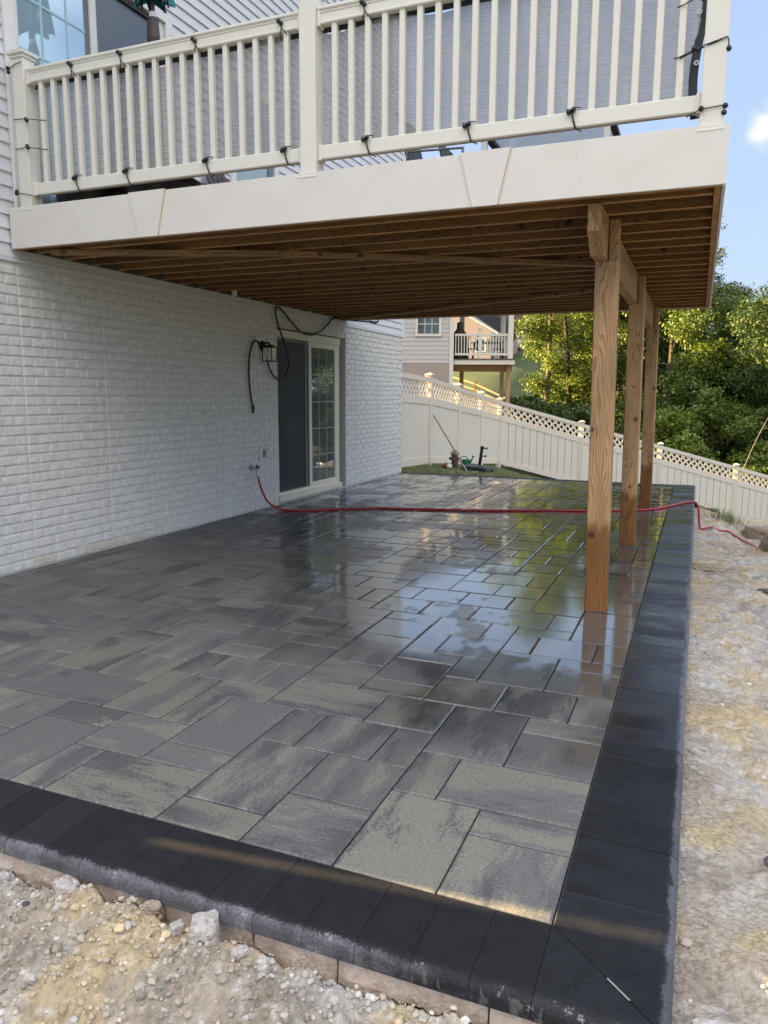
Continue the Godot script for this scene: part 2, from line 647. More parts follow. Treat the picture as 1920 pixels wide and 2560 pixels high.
func sheet(x0: float, x1: float, z0: float, z1: float, step: float, height: Callable, colour: Callable) -> MB:
	var b := MB.new()
	var nx := int((x1 - x0) / step) + 1
	var nk := int((z1 - z0) / step) + 1
	for j in nk:
		for i in nx:
			var x := x0 + (x1 - x0) * i / (nx - 1)
			var z := z0 + (z1 - z0) * j / (nk - 1)
			b.v.append(Vector3(x, height.call(x, z), z))
			b.c.append(colour.call(x, z))
			b.uv.append(Vector2(x, z))
	for j in nk:
		for i in nx:
			var l := b.v[j * nx + maxi(i - 1, 0)]
			var r := b.v[j * nx + mini(i + 1, nx - 1)]
			var u := b.v[maxi(j - 1, 0) * nx + i]
			var d := b.v[mini(j + 1, nk - 1) * nx + i]
			b.n.append((d - u).cross(r - l).normalized())
	for j in nk - 1:
		for i in nx - 1:
			var p := j * nx + i
			b.ix.append_array([p, p + 1, p + nx, p + 1, p + nx + 1, p + nx])
	return b

func soil_height(x: float, z: float) -> float:
	var y := land(x, z)
	var lumps := nz.get_noise_2d(x * 1.6, z * 1.6) * 0.06 + nz.get_noise_2d(x * 6.0, z * 6.0) * 0.032
	var grit := nz.get_noise_2d(x * 26.0 + 3.0, z * 26.0) * 0.009
	if z > -1.75 and z < -0.8:
		grit += nz.get_noise_2d(x * 70.0, z * 70.0) * 0.005
	var edge := 1.0
	if z < -1.62 and z > -13.3:
		edge = smooth(0.03, 0.30, x) * 0.85 + 0.15
	if z >= -1.75 and x < 0.05:
		# rubble heaped against the stone course
		y += 0.055 * (1.0 - smooth(-1.66, -1.42, z)) * (nz.get_noise_2d(x * 2.3, 4.0) + 0.25 * nz.get_noise_2d(x * 9.0, 14.0))
	return y + lumps * edge + grit

func ground() -> void:
	var coarse := func(x: float, z: float) -> float:
		var y := land(x, z)
		if x > -6.0 and x < 6.0 and z > -13.4 and z < 2.0:
			y -= 0.35
		elif x < -5.0 and z > -13.0:
			y = -0.4
		return y
	var tint := func(x: float, z: float) -> Color:
		var c := lawn_color(x, z)
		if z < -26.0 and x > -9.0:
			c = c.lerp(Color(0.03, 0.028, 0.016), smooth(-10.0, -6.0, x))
		if x > -0.5 and z > -17.0:
			c = c.lerp(soil_color(x, z), (1.0 - smooth(-13.5, -17.0, z)) * (1.0 - smooth(5.0, 7.0, x)))
		return c
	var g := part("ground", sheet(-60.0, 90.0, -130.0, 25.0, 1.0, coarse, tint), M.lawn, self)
	tag(g, "green lawn and wooded ground falling away behind the patio and rising to the left", "ground", "", "structure")
	var o := part("soil", sheet(-5.0, 1.6, -1.7, -0.1, 0.0095, soil_height, soil_color), M.soil, self)
	tag(o, "bare pale soil and rubble in front of the near edge of the patio", "soil", "", "structure")
	o = part("soil", sheet(0.02, 5.2, -13.4, -1.69, 0.03, soil_height, soil_color), M.soil, self)
	tag(o, "bare tan and grey soil sloping away along the right edge of the patio", "soil", "", "structure")
	o = part("lawn", sheet(-5.6, 0.4, -27.0, -13.1, 0.15, func(x: float, z: float) -> float: return land(x, z) + 0.012 + nz.get_noise_2d(x * 2.0, z * 2.0) * 0.02, lawn_color), M.lawn, self)
	tag(o, "patchy lawn between the far edge of the patio and the vinyl fence", "lawn", "", "structure")
	# pebbles in the rubble, too many to count
	var st := MB.new()
	st = stone_mesh(Vector3(2.0, 1.5, 1.8), 4.0, 0.55, 5, 7)
	for zone in 2:
		var mm := MultiMesh.new()
		mm.transform_format = MultiMesh.TRANSFORM_3D
		mm.use_colors = true
		mm.mesh = st.mesh(M.pebble)
		mm.instance_count = 44000 if zone == 0 else 3600
		for i in mm.instance_count:
			var x := rnd(-2.6, 0.9)
			var z := -1.67 + 0.75 * pow(rng.randf(), 1.2)
			var r := 0.0010 + 0.0085 * pow(rng.randf(), 15.0)
			if zone == 1:
				z = rnd(-8.5, -1.3)
				x = 0.06 + 2.0 * pow(rng.randf(), 1.3)
				r = 0.0018 + 0.010 * pow(rng.randf(), 18.0)
			var clod := i % 37 == 0
			if clod:
				r = rnd(0.004, 0.013) if zone == 0 else rnd(0.005, 0.015)
			var bs := Basis.from_euler(Vector3(rnd(0, 6), rnd(0, 6), rnd(0, 6))).scaled(Vector3(rnd(0.8, 1.4), rnd(0.6, 1.0), rnd(0.8, 1.4)) * r)
			mm.set_instance_transform(i, Transform3D(bs, Vector3(x, soil_height(x, z) + r * 0.35, z)))
			var k := rnd(0.65, 1.15)
			mm.set_instance_color(i, soil_color(x, z).lerp([Color(0.50, 0.48, 0.45), Color(0.44, 0.39, 0.33), Color(0.58, 0.57, 0.55), Color(0.40, 0.31, 0.22), Color(0.52, 0.49, 0.46), Color(0.36, 0.35, 0.34)][i % 6], 0.0 if clod else 0.45) * (k * 0.9 if clod else k))
		var gi := MultiMeshInstance3D.new()
		gi.name = "gravel"
		gi.multimesh = mm
		add_child(gi, true)
		tag(gi, ["small pale pebbles strewn over the rubble at the near edge of the patio", "scattered pebbles on the soil right of the patio"][zone], "gravel", "", "stuff")
	# grass on the far lawn and one tuft by the hose
	var bl := MB.new()
	bl.quad(Vector3(-0.5, 0, 0), Vector3(0.5, 0, 0), Vector3(0.35, 0.55, 0.14), Vector3(-0.35, 0.55, 0.14))
	bl.quad(Vector3(-0.35, 0.55, 0.14), Vector3(0.35, 0.55, 0.14), Vector3(0.05, 1, 0.45), Vector3(-0.05, 1, 0.45))
	for zone in 2:
		var mm := MultiMesh.new()
		mm.transform_format = MultiMesh.TRANSFORM_3D
		mm.use_colors = true
		mm.mesh = bl.mesh(M.grass)
		mm.instance_count = 30000 if zone == 0 else 420
		for i in mm.instance_count:
			var x := rnd(-5.15, -0.6)
			var z := -13.18 - 5.5 * pow(rng.randf(), 1.6)
			var hgt := rnd(0.035, 0.085) * (1.0 + 0.6 * nz.get_noise_2d(x * 1.5, z * 1.5))
			if zone == 1:
				x = 0.55 + rnd(-0.45, 0.45) * rng.randf()
				z = -12.6 + rnd(-0.6, 0.6) * rng.randf()
				hgt = rnd(0.06, 0.2)
			var y := land(x, z)
			if zone == 1:
				y = soil_height(x, z) if z > -13.3 else y
			var bs := Basis(Vector3.UP, rnd(0, TAU)) * Basis(Vector3.RIGHT, rnd(-0.3, 0.5))
			mm.set_instance_transform(i, Transform3D(bs.scaled_local(Vector3(0.007, hgt, hgt)), Vector3(x, y - 0.005, z)))
			var dry := smooth(-0.1, 0.5, nz.get_noise_2d(x * 1.2 + 7.0, z * 1.2)) * 0.8 * (1.0 - smooth(-13.4, -14.5, z)) + rng.randf() * 0.25
			mm.set_instance_color(i, Color(0.17, 0.215, 0.07).lerp(Color(0.50, 0.42, 0.25), clampf(dry, 0, 1)) * rnd(0.7, 1.2))
		var gi := MultiMeshInstance3D.new()
		gi.name = "grass"
		gi.multimesh = mm
		add_child(gi, true)
		tag(gi, ["short grass with straw patches beyond the far edge of the patio", "green grass tuft on the bank where the hose drops off the patio"][zone], "grass", "", "stuff")

# ---------------------------------------------------------------- patio
# the laying pattern read off the photograph, one row of 0.167 m per line from the near border on, columns from the
# right border towards the house: a 1x2, b 2x1, c 2x2, d 2x3, e 3x2 modules, "-" covered, "." left to chance
const PATTERN := "c-d-c-b-e--ad-............... ------d-------............... b---c---b-c---a.............. e--a----d---b--.............. ----ac-a--ad-e--a............ c-d--------------c-.......... ----c-e--..--c-d---.......... b--------ac-a----b-.......... ac-c-b-c-----d---ab-c-....... -----c---c-b---b--c---....... c-d-a--d---c---ad---e--c-.... -----b---b---..---c------.... b---c-a--ac-d-c-----b-c-d-... ac-a---c--------ab-d-a----c-. ----ac---e----b--c----b-----. c-b----b----e--c-----c-b-c-.. --ae--c-c-b------...a--c---.. c---------ac-ac-a...-d---.... --d-ac-c-a-------c-..--...... ..--------c-e--c---..--...... ..--c-c-d--------c-.......... ....------ab-ac-.--.......... .....c-a---c----............. .....---e----................ ....b-c----.................. ....c---..................... a...--......................."
const UX := 0.1705
const UZ := 0.1667
const PX := -0.285
const PZ := -1.932
const ROWS := 66
const COLS := 28
const NEAR_ROWS := 25      # rows drawn with the finer picture

func wetness(x: float, z: float) -> float:
	var d := -z
	var front := 3.25
	if x < -0.8:
		front = 3.25 + 0.42 * (-0.8 - x) + 0.17 * (-0.8 - x) * (-0.8 - x)
	return smooth(front - 0.7, front + 0.5, d + nz.get_noise_2d(x * 1.1, z * 1.1 + 20.0) * 0.9)

func gloss(x: float, z: float) -> float:    # roughness of the surface
	var w := wetness(x, z)
	var p := nz.get_noise_2d(x * 1.5 + 50.0, z * 0.95) + 0.35 * nz.get_noise_2d(x * 7.0, z * 5.0)
	p += 0.22 * smooth(3.6, 4.4, -z) * (1.0 - smooth(6.2, 7.2, -z)) * smooth(-2.6, -1.8, x)
	var wet := lerpf(0.20, 0.025, smooth(-0.22, 0.06, p))
	wet += 0.16 * smooth(-2.2, -4.2, x) * (1.0 - smooth(8.5, 10.5, -z))
	return lerpf(0.62, wet, w)

func lay_pavers() -> Array:
	var size := {"a": Vector2i(1, 2), "b": Vector2i(2, 1), "c": Vector2i(2, 2), "d": Vector2i(2, 3), "e": Vector2i(3, 2)}
	var used := {}
	var out := []
	var lines := PATTERN.split(" ")
	for v in lines.size():
		for u in lines[v].length():
			var k := lines[v][u]
			if size.has(k):
				var s: Vector2i = size[k]
				out.append(Rect2i(Vector2i(u, v), s))
				for i in s.x:
					for j in s.y:
						used[Vector2i(u + i, v + j)] = true
	for v in ROWS:
		for u in COLS:
			if used.has(Vector2i(u, v)):
				continue
			var pick := Vector2i(1, 1)
			for t in 9:
				var s: Vector2i = size[["c", "c", "d", "e", "c", "a", "b", "a", "b"][(rng.randi() % 7) if t < 5 else t]]
				var fits := u + s.x <= COLS and v + s.y <= ROWS
				for i in s.x:
					for j in s.y:
						if used.has(Vector2i(u + i, v + j)):
							fits = false
				if fits:
					pick = s
					break
			out.append(Rect2i(Vector2i(u, v), pick))
			for i in pick.x:
				for j in pick.y:
					used[Vector2i(u + i, v + j)] = true
	return out

func paint_pavers(list: Array, v0: int, v1: int, w: int, h: int) -> Array:
	var data := PackedByteArray()
	data.resize(w * h * 3)
	var relief := PackedByteArray()
	relief.resize(w * h)
	var lut := PackedByteArray()
	lut.resize(2048)
	for i in 2048:
		lut[i] = srgb8(i / 2047.0 * 0.5)
	var pw := COLS * UX
	var ph := (v1 - v0) * UZ
	var grit := 12345
	for r: Rect2i in list:
		if r.position.y + r.size.y <= v0 or r.position.y >= v1:
			continue
		var hsh := r.position.x * 92821 + r.position.y * 68917
		var q := RandomNumberGenerator.new()
		q.seed = hsh + 5
		var sx := q.randf() * 90.0
		var beige := q.randf_range(-0.55, 0.06) + 0.16 * (1.0 - smooth(2.0, 3.8, -PZ + r.position.y * UZ))
		if r.position.y < 2 and r.position.x < 9 and r.position.x > 1:
			beige += 0.18
		var dark := q.randf_range(-0.35, 0.15)
		var tone := q.randf_range(0.86, 1.12)
		var along := r.size.x > r.size.y
		if r.size.x == r.size.y:
			along = q.randf() < 0.35
		var px0 := int((COLS - r.position.x - r.size.x) * UX / pw * w)
		var px1 := int((COLS - r.position.x) * UX / pw * w)
		# image rows run from far (0) to near (h)
		var py0 := int((v1 - r.position.y - r.size.y) * UZ / ph * h)
		var py1 := int((v1 - r.position.y) * UZ / ph * h)
		for y in range(maxi(py0, 0), mini(py1, h)):
			var z := PZ - (v1 - (y + 0.5) / h * (v1 - v0)) * UZ
			var wet := 0.0
			for x in range(px0, px1):
				var wx := PX - pw + (x + 0.5) / w * pw
				if (x - px0) % 8 == 0:
					wet = wetness(wx, z)
				var s: float
				if along:
					s = nz.get_noise_2d(wx * 1.1 + sx, z * 4.6)
				else:
					s = nz.get_noise_2d(wx * 4.6 + sx, z * 1.1)
				var f := nf.get_noise_2d(wx * 70.0, z * 70.0)
				var g := nf.get_noise_2d(wx * (9.0 if along else 38.0), z * (38.0 if along else 9.0))
				var e := s * 0.9 + f * 0.20 + g * 0.2
				var bm := smooth(-0.06, 0.26, e + beige) * lerpf(0.95, 0.55, smooth(2.4, 4.2, -z))
				var dm := smooth(0.0, 0.34, -e + dark - 0.02)
				grit = (grit * 1103515245 + 12345) & 0x7fffffff
				var k := tone * (1.0 + f * 0.20 + ((grit >> 12) % 1000 - 500) * 0.00042 * (1.0 - wet * 0.6)) * lerpf(0.92, 0.66, wet)
				var cr := lerpf(lerpf(0.128, 0.196, bm), 0.068, dm * 0.8) * k
				var cg := lerpf(lerpf(0.128, 0.184, bm), 0.068, dm * 0.8) * k
				var cb := lerpf(lerpf(0.124, 0.149, bm), 0.071, dm * 0.8) * k
				var o := (y * w + x) * 3
				data[o] = lut[clampi(int(cr * 4094.0), 0, 2047)]
				data[o + 1] = lut[clampi(int(cg * 4094.0), 0, 2047)]
				data[o + 2] = lut[clampi(int(cb * 4094.0), 0, 2047)]
				relief[y * w + x] = clampi(int(128.0 + f * 90.0 * (1.0 - wet * 0.8)), 0, 255)
	var rw := 384
	var rh := 512
	var rd := PackedByteArray()
	rd.resize(rw * rh)
	var film := PackedByteArray()
	film.resize(rw * rh)
	for y in rh:
		var z := PZ - (v1 - (y + 0.5) / rh * (v1 - v0)) * UZ
		for x in rw:
			var r := gloss(PX - pw + (x + 0.5) / rw * pw, z)
			rd[y * rw + x] = int(255.0 * r)
			film[y * rw + x] = int(255.0 * (1.0 - smooth(0.04, 0.17, r)))
	return [
		ImageTexture.create_from_image(Image.create_from_data(w, h, false, Image.FORMAT_RGB8, data)),
		ImageTexture.create_from_image(Image.create_from_data(rw, rh, false, Image.FORMAT_L8, rd)),
		ImageTexture.create_from_image(Image.create_from_data(w, h, false, Image.FORMAT_L8, relief)),
		ImageTexture.create_from_image(Image.create_from_data(rw, rh, false, Image.FORMAT_L8, film))]

func add_paver(b: MB, x0: float, x1: float, z0: float, z1: float, v0: int, v1: int) -> void:
	# z0 is the near edge; the slab is bevelled along its edges and never lies quite level
	var g := 0.0032 if v0 == 0 else 0.0048
	var c := 0.006 if v0 == 0 else 0.008
	var tilt := Vector2(rnd(-1, 1), rnd(-1, 1)) * 0.0034
	var lift := rnd(-0.0009, 0.0009)
	var lo := Vector3(x0 + g, 0, z1 + g)
	var hi := Vector3(x1 - g, 0, z0 - g)
	var mid := (lo + hi) * 0.5
	var pw := COLS * UX
	var top := []
	var rim := []
	var foot := []
	for k in 4:
		var fx := 1.0 if k == 1 or k == 2 else -1.0
		var fz := -1.0 if k >= 2 else 1.0
		for ring in 3:
			var ins := c if ring == 0 else 0.0
			var p := Vector3(mid.x + fx * ((hi.x - lo.x) * 0.5 - ins), 0, mid.z + fz * ((hi.z - lo.z) * 0.5 - ins))
			p.y = lift + (p.x - mid.x) * tilt.x + (p.z - mid.z) * tilt.y - [0.0, 0.0046, 0.04][ring]
			[top, rim, foot][ring].append(p)
	var t := func(p: Vector3) -> Vector2:
		return Vector2((p.x - (PX - pw)) / pw, 1.0 - ((PZ - p.z) / UZ - v0) / (v1 - v0))
	b.quad(top[0], top[1], top[2], top[3], Vector3.UP, t.call(top[0]), t.call(top[1]), t.call(top[2]), t.call(top[3]))
	for k in 4:
		var m := (k + 1) % 4
		var o: Vector3 = (rim[k] + rim[m]) * 0.5 - mid
		o.y = 0.0
		b.quad(rim[k], rim[m], top[m], top[k], o + Vector3.UP * 0.2, t.call(top[k]), t.call(top[m]), t.call(top[m]), t.call(top[k]))
		b.quad(foot[k], foot[m], rim[m], rim[k], o, t.call(top[k]), t.call(top[m]), t.call(top[m]), t.call(top[k]))

func border_picture(near: bool) -> Array:
	var w := 2048
	var h := 256
	var data := PackedByteArray()
	data.resize(w * h * 3)
	var ro := PackedByteArray()
	ro.resize(w * h)
	var span := 5.2 if near else 3.1
	var grit := 777
	for x in w:
		var t := (x + 0.5) / w * span
		var worn := nz.get_noise_2d(t * 6.0, 2.0) * 0.014
		for y in h:
			var s := (y + 0.5) / h * 0.40
			var f := nf.get_noise_2d(t * 90.0, s * 90.0)
			var a := nz.get_noise_2d(t * 11.0, s * 11.0 + (0.0 if near else 9.0))
			grit = (grit * 1103515245 + 12345) & 0x7fffffff
			var g := ((grit >> 12) % 1000 - 500) * 0.001
			var c := Color(0.0185, 0.0195, 0.0235) * (1.0 + 0.25 * a + 0.45 * f + 0.55 * g)
			if (grit >> 9) % 900 == 0:
				c = Color(0.10, 0.10, 0.095)
			var r := 0.58 + 0.1 * f
			if near:
				# dry, dusty nose; the near right end is still wet and drips
				var dryend := smooth(0.55, 0.95, t + 0.2 * a)
				var rim := smooth(0.262, 0.276, s + worn + 0.006 * f)
				c = c.lerp(Color(0.165, 0.165, 0.185) * (1.0 + 0.45 * f + 0.4 * a + 0.4 * g), rim * lerpf(0.10, 0.9, dryend))
				c = c.lerp(Color(0.36, 0.36, 0.37), smooth(0.42, 0.6, a + f * 0.3) * rim * 0.8)
				if dryend < 0.5 and s > 0.285:
					c = c.lerp(Color(0.22, 0.215, 0.205), 0.5 * smooth(0.2, 0.4, nz.get_noise_2d(t * 24.0, s * 9.0)))
			else:
				var rim := smooth(0.286, 0.300, s + worn + 0.005 * f)
				c = c.lerp(Color(0.15, 0.15, 0.172) * (1.0 + 0.4 * f + 0.3 * g), rim * 0.8)
				r = lerpf(clampf(0.50 + 0.30 * nz.get_noise_2d(t * 5.0, s * 3.0), 0.25, 0.8), 0.7, rim)
			var o := (y * w + x) * 3
			data[o] = srgb8(c.r)
			data[o + 1] = srgb8(c.g)
			data[o + 2] = srgb8(c.b)
			ro[y * w + x] = int(255.0 * clampf(r, 0, 1))
	return [ImageTexture.create_from_image(Image.create_from_data(w, h, false, Image.FORMAT_RGB8, data)), ImageTexture.create_from_image(Image.create_from_data(w, h, false, Image.FORMAT_L8, ro))]

# one bull-nosed border paver: sd points outwards, td along the edge; a and b give its ends at the inner and outer side
func border_piece(b: MB, at: Vector3, sd: Vector3, td: Vector3, width: float, a0: float, a1: float, b0: float, b1: float, span: float, t_off := 0.0) -> void:
	var prof := [Vector2(0.003, -0.05), Vector2(0.003, -0.002), Vector2(0.006, 0.0), Vector2(width - 0.034, 0.0)]
	for i in range(1, 7):
		var an := PI / 2 * i / 6
		prof.append(Vector2(width - 0.034 + sin(an) * 0.034, -0.034 + cos(an) * 0.034))
	prof.append(Vector2(width, -0.058))
	prof.append(Vector2(width - 0.03, -0.064))
	var tilt := rnd(-1, 1) * 0.004
	var tilt2 := rnd(-1, 1) * 0.002
	var lift := rnd(-0.0006, 0.0006)
	var pt := func(q: Vector2, e: int) -> Vector3:
		var f: float = q.x / width
		var t := lerpf(a0, a1, f) if e == 0 else lerpf(b0, b1, f)
		t += 0.0007 if e == 0 else -0.0007
		var y: float = q.y + lift + (t - (a0 + b0) * 0.5) * tilt + (q.x - width * 0.5) * tilt2
		return at + sd * q.x + td * t + Vector3.UP * y
	var arc := 0.0
	for i in prof.size() - 1:
		var p: Vector2 = prof[i]
		var q: Vector2 = prof[i + 1]
		var dn := Vector2(p.y - q.y, q.x - p.x)
		var e := arc + p.distance_to(q)
		var fp := p.x / width
		var fq := q.x / width
		b.quad(pt.call(p, 0), pt.call(p, 1), pt.call(q, 1), pt.call(q, 0), sd * dn.x + Vector3.UP * dn.y, Vector2((lerpf(a0, a1, fp) + t_off) / span, (arc - 0.05) / 0.4), Vector2((lerpf(b0, b1, fp) + t_off) / span, (arc - 0.05) / 0.4), Vector2((lerpf(b0, b1, fq) + t_off) / span, (e - 0.05) / 0.4), Vector2((lerpf(a0, a1, fq) + t_off) / span, (e - 0.05) / 0.4))
		arc = e
	for e in 2:
		for i in range(1, prof.size() - 1):
			b.tri(pt.call(prof[0], e), pt.call(prof[i], e), pt.call(prof[i + 1], e), td * (-1.0 if e == 0 else 1.0))

func patio() -> void:
	var bed := MB.new()
	bed.box(Vector3(-2.50, -0.10, -7.43), Vector3(5.02, 0.18, 11.4))
	var root := part("patio", bed, M.bedding, self)
	tag(root, "wet patio of mixed grey and beige concrete slabs with a charcoal bullnose border", "patio", "", "structure")
	var list := lay_pavers()
	for zone in 2:
		var v0 := 0 if zone == 0 else NEAR_ROWS - 3
		var v1 := NEAR_ROWS if zone == 0 else ROWS
		var pic := paint_pavers(list, v0, v1, 1536 if zone == 0 else 1024, 1344 if zone == 0 else 1200)
		var m := mat("paver_near" if zone == 0 else "paver_far", 1, 1, 1, 1.0)
		m.albedo_texture = pic[0]
		m.roughness_texture = pic[1]
		m.metallic_specular = 0.6
		m.clearcoat_enabled = true      # the film of water
		m.clearcoat = 1.0
		m.clearcoat_roughness = 0.105
		m.clearcoat_texture = pic[3]
		m.roughness_texture_channel = BaseMaterial3D.TEXTURE_CHANNEL_RED
		bump(m, pic[2], 0.10 if zone == 0 else 0.05)
	list.sort_custom(func(p: Rect2i, q: Rect2i) -> bool: return p.position.y * 40 + p.position.x < q.position.y * 40 + q.position.x)
	var rest := MB.new()
	var count := 0
	for r: Rect2i in list:
		var z0 := PZ - r.position.y * UZ
		var x1 := PX - r.position.x * UX
		var near := r.position.y + r.size.y <= NEAR_ROWS
		var b := MB.new()
		var v0 := 0 if near else NEAR_ROWS - 3
		var v1 := NEAR_ROWS if near else ROWS
		if not near and count >= 299:
			b = rest
		add_paver(b, maxf(x1 - r.size.x * UX, WALL + 0.004), x1, z0, z0 - r.size.y * UZ, v0, v1)
		if b != rest:
			part("paver", b, M.paver_near if near else M.paver_far, root)
			count += 1
	var far := part("paver_field", rest, M.paver_far, root)
	far.set_meta("kind", "stuff")
	# borders
	for near in [true, false]:
		var pic := border_picture(near)
		var m := mat("border_near" if near else "border_right", 1, 1, 1, 1.0)
		m.albedo_texture = pic[0]
		m.roughness_texture = pic[1]
		m.roughness_texture_channel = BaseMaterial3D.TEXTURE_CHANNEL_RED
		m.metallic_specular = 0.6
	for k in 9:
		var wm: StandardMaterial3D = M.border_right.duplicate()
		wm.roughness = [0.42, 0.64, 0.92][k % 3]
		wm.albedo_color = Color(1, 1, 1) * [1.0, 0.90, 0.95][k / 3]
		M["border_wet_%d" % k] = wm
	for k in 3:
		for which in ["border_right", "border_near"]:
			var dm: StandardMaterial3D = M[which].duplicate()
			dm.albedo_color = Color(1, 1, 1) * [1.0, 0.86, 0.93][k]
			dm.metallic_specular = 0.35
			M["%s_%d" % [which, k]] = dm
	var far_z := PZ - ROWS * UZ
	var wr := 0.318
	var wn := 0.288
	var t := 0.155
	var b := MB.new()
	# the mitred corner
	border_piece(b, Vector3(PX, 0, PZ), Vector3.RIGHT, Vector3.FORWARD, wr, 0.0, -wn, 0.0, 0.0, 3.1, 0.6)
	part("border_paver", b, M.border_right_1, root)
	b = MB.new()
	border_piece(b, Vector3(PX, 0, PZ), Vector3.BACK, Vector3.LEFT, wn, 0.0, -wr, 0.0, 0.0, 5.2, 0.4)
	part("border_paver", b, M["border_near_%d" % (rng.randi() % 3)], root)
	var s := 0.0
	while s < -far_z + PZ + 0.28:
		b = MB.new()
		border_piece(b, Vector3(PX, 0, PZ), Vector3.RIGHT, Vector3.FORWARD, wr, s, s, s + t, s + t, 3.1, 0.6 + rnd(0.0, 2.0))
		part("border_paver", b, M["border_right_%d" % (rng.randi() % 3)] if s < 1.2 else M["border_wet_%d" % (rng.randi() % 9)], root)
		s += t
	s = 0.0
	while s < 4.74:
		var e := minf(s + 0.158, 4.752)
		b = MB.new()
		border_piece(b, Vector3(PX, 0, PZ), Vector3.BACK, Vector3.LEFT, wn, s, s, e, e, 5.2, 0.4)
		part("border_paver", b, M["border_near_%d" % (rng.randi() % 3)], root)
		s += 0.158
	s = 0.004
	while s < 4.74:
		var e := minf(s + 0.158, 4.752)
		b = MB.new()
		border_piece(b, Vector3(PX, 0, far_z), Vector3.FORWARD, Vector3.LEFT, wn, s, s, e, e, 5.2, 0.4)
		part("border_paver", b, M["border_near_%d" % (rng.randi() % 3)], root)
		s += 0.158
	b = MB.new()
	b.bar(Vector3(-0.122, 0.0016, -1.784), Vector3(-0.064, 0.0016, -1.732), 0.004, 0.002)
	part("mortar_smear", b, M.mortar_grey, root)
	# the stone course under the near border
	var wall := thing("stone_course", "low course of rough pinkish beige stone blocks under the near charcoal border", "low wall", Vector3.ZERO)
	var xs := [0.02, -0.396, -0.825, -1.096, -1.407, -1.786, -2.16, -2.5, -2.93, -3.3, -3.72, -4.1, -4.5, -5.0]
	for i in xs.size() - 1:
		var x1: float = xs[i] - 0.003
		var x0: float = xs[i + 1] + 0.003
		b = MB.new()
		var nx := 22
		var ny := 9
		var pts := []
		for j in ny + 1:
			for k in nx + 1:
				var x := lerpf(x0, x1, float(k) / nx)
				var y := lerpf(-0.36, -0.066, float(j) / ny)
				var ed := minf(minf(k, nx - k) / 2.0, minf(j, ny - j) / 2.0)
				pts.append(Vector3(x, y, -1.668 + nz.get_noise_3d(x * 9.0, y * 9.0, i * 3.0) * 0.016 - 0.012 * (1.0 - minf(ed, 1.0))))
		for j in ny:
			for k in nx:
				var p := j * (nx + 1) + k
				b.quad(pts[p], pts[p + 1], pts[p + nx + 2], pts[p + nx + 1], Vector3.BACK)
		b.box(Vector3((x0 + x1) * 0.5, -0.214, -1.80), Vector3(x1 - x0, 0.29, 0.23))
		part("stone_block", b, M.wall_stone, wall)

# ---------------------------------------------------------------- house
func siding_board(b: MB, x: float, y: float, z0: float, z1: float, step: float) -> void:
	# a lapped board on a wall whose outside looks along +x
	var lo := x + 0.020
	var hi := x + 0.003
	b.quad(Vector3(lo, y, z0), Vector3(lo, y, z1), Vector3(hi, y + step, z1), Vector3(hi, y + step, z0), Vector3.RIGHT)
	b.quad(Vector3(x, y - 0.001, z0), Vector3(x, y - 0.001, z1), Vector3(lo, y, z1), Vector3(lo, y, z0), Vector3.DOWN)

func brick_mesh(b: MB, x: float, y0: float, y1: float, z0: float, z1: float) -> void:
	# face along +x, chamfered and slightly bulged
	var d := 0.011 + rnd(-0.0015, 0.002)
	var c := 0.006
	var f := []
	var r := []
	for k in 4:
		var yy := y1 if k >= 2 else y0
		var zz := z0 if k == 1 or k == 2 else z1
		r.append(Vector3(x, yy, zz))
		f.append(Vector3(x + d + rnd(-0.0008, 0.0008), yy + (c if k < 2 else -c), zz + (-c if k == 1 or k == 2 else c)))
	var m: Vector3 = (f[0] + f[1] + f[2] + f[3]) * 0.25 + Vector3(0.0010, rnd(-0.01, 0.01), rnd(-0.03, 0.03))
	for k in 4:
		b.tri(f[k], f[(k + 1) % 4], m, Vector3.RIGHT)
		var o: Vector3 = (r[k] + r[(k + 1) % 4]) * 0.5 - (r[0] + r[2]) * 0.5
		b.quad(r[k], r[(k + 1) % 4], f[(k + 1) % 4], f[k], o + Vector3.RIGHT * 0.5 * o.length())

func muntins(p: Node, x: float, z0: float, z1: float, y0: float, y1: float, cols: int, rows: int, m: Material) -> void:
	# z0 is the nearer side (larger z)
	for i in range(1, cols):
		var b := MB.new()
		b.box(Vector3(x, (y0 + y1) * 0.5, lerpf(z0, z1, float(i) / cols)), Vector3(0.008, y1 - y0, 0.012), 0.002)
		part("muntin", b, m, p)
	for j in range(1, rows):
		var b := MB.new()
		b.box(Vector3(x + 0.001, lerpf(y0, y1, float(j) / rows), (z0 + z1) * 0.5), Vector3(0.008, 0.017, absf(z1 - z0)), 0.002)
		part("muntin", b, m, p)

func frame_of(x: float, z0: float, z1: float, y0: float, y1: float, w: float, depth: float, ch := 0.003) -> MB:
	var b := MB.new()
	b.box(Vector3(x, (y0 + y1) * 0.5, z0 - w * 0.5), Vector3(depth, y1 - y0, w), ch)
	b.box(Vector3(x, (y0 + y1) * 0.5, z1 + w * 0.5), Vector3(depth, y1 - y0, w), ch)
	b.box(Vector3(x - 0.001, y0 + w * 0.5, (z0 + z1) * 0.5), Vector3(depth - 0.002, w, absf(z1 - z0) - 2.0 * w + 0.004), ch)
	b.box(Vector3(x - 0.001, y1 - w * 0.5, (z0 + z1) * 0.5), Vector3(depth - 0.002, w, absf(z1 - z0) - 2.0 * w + 0.004), ch)
	return b

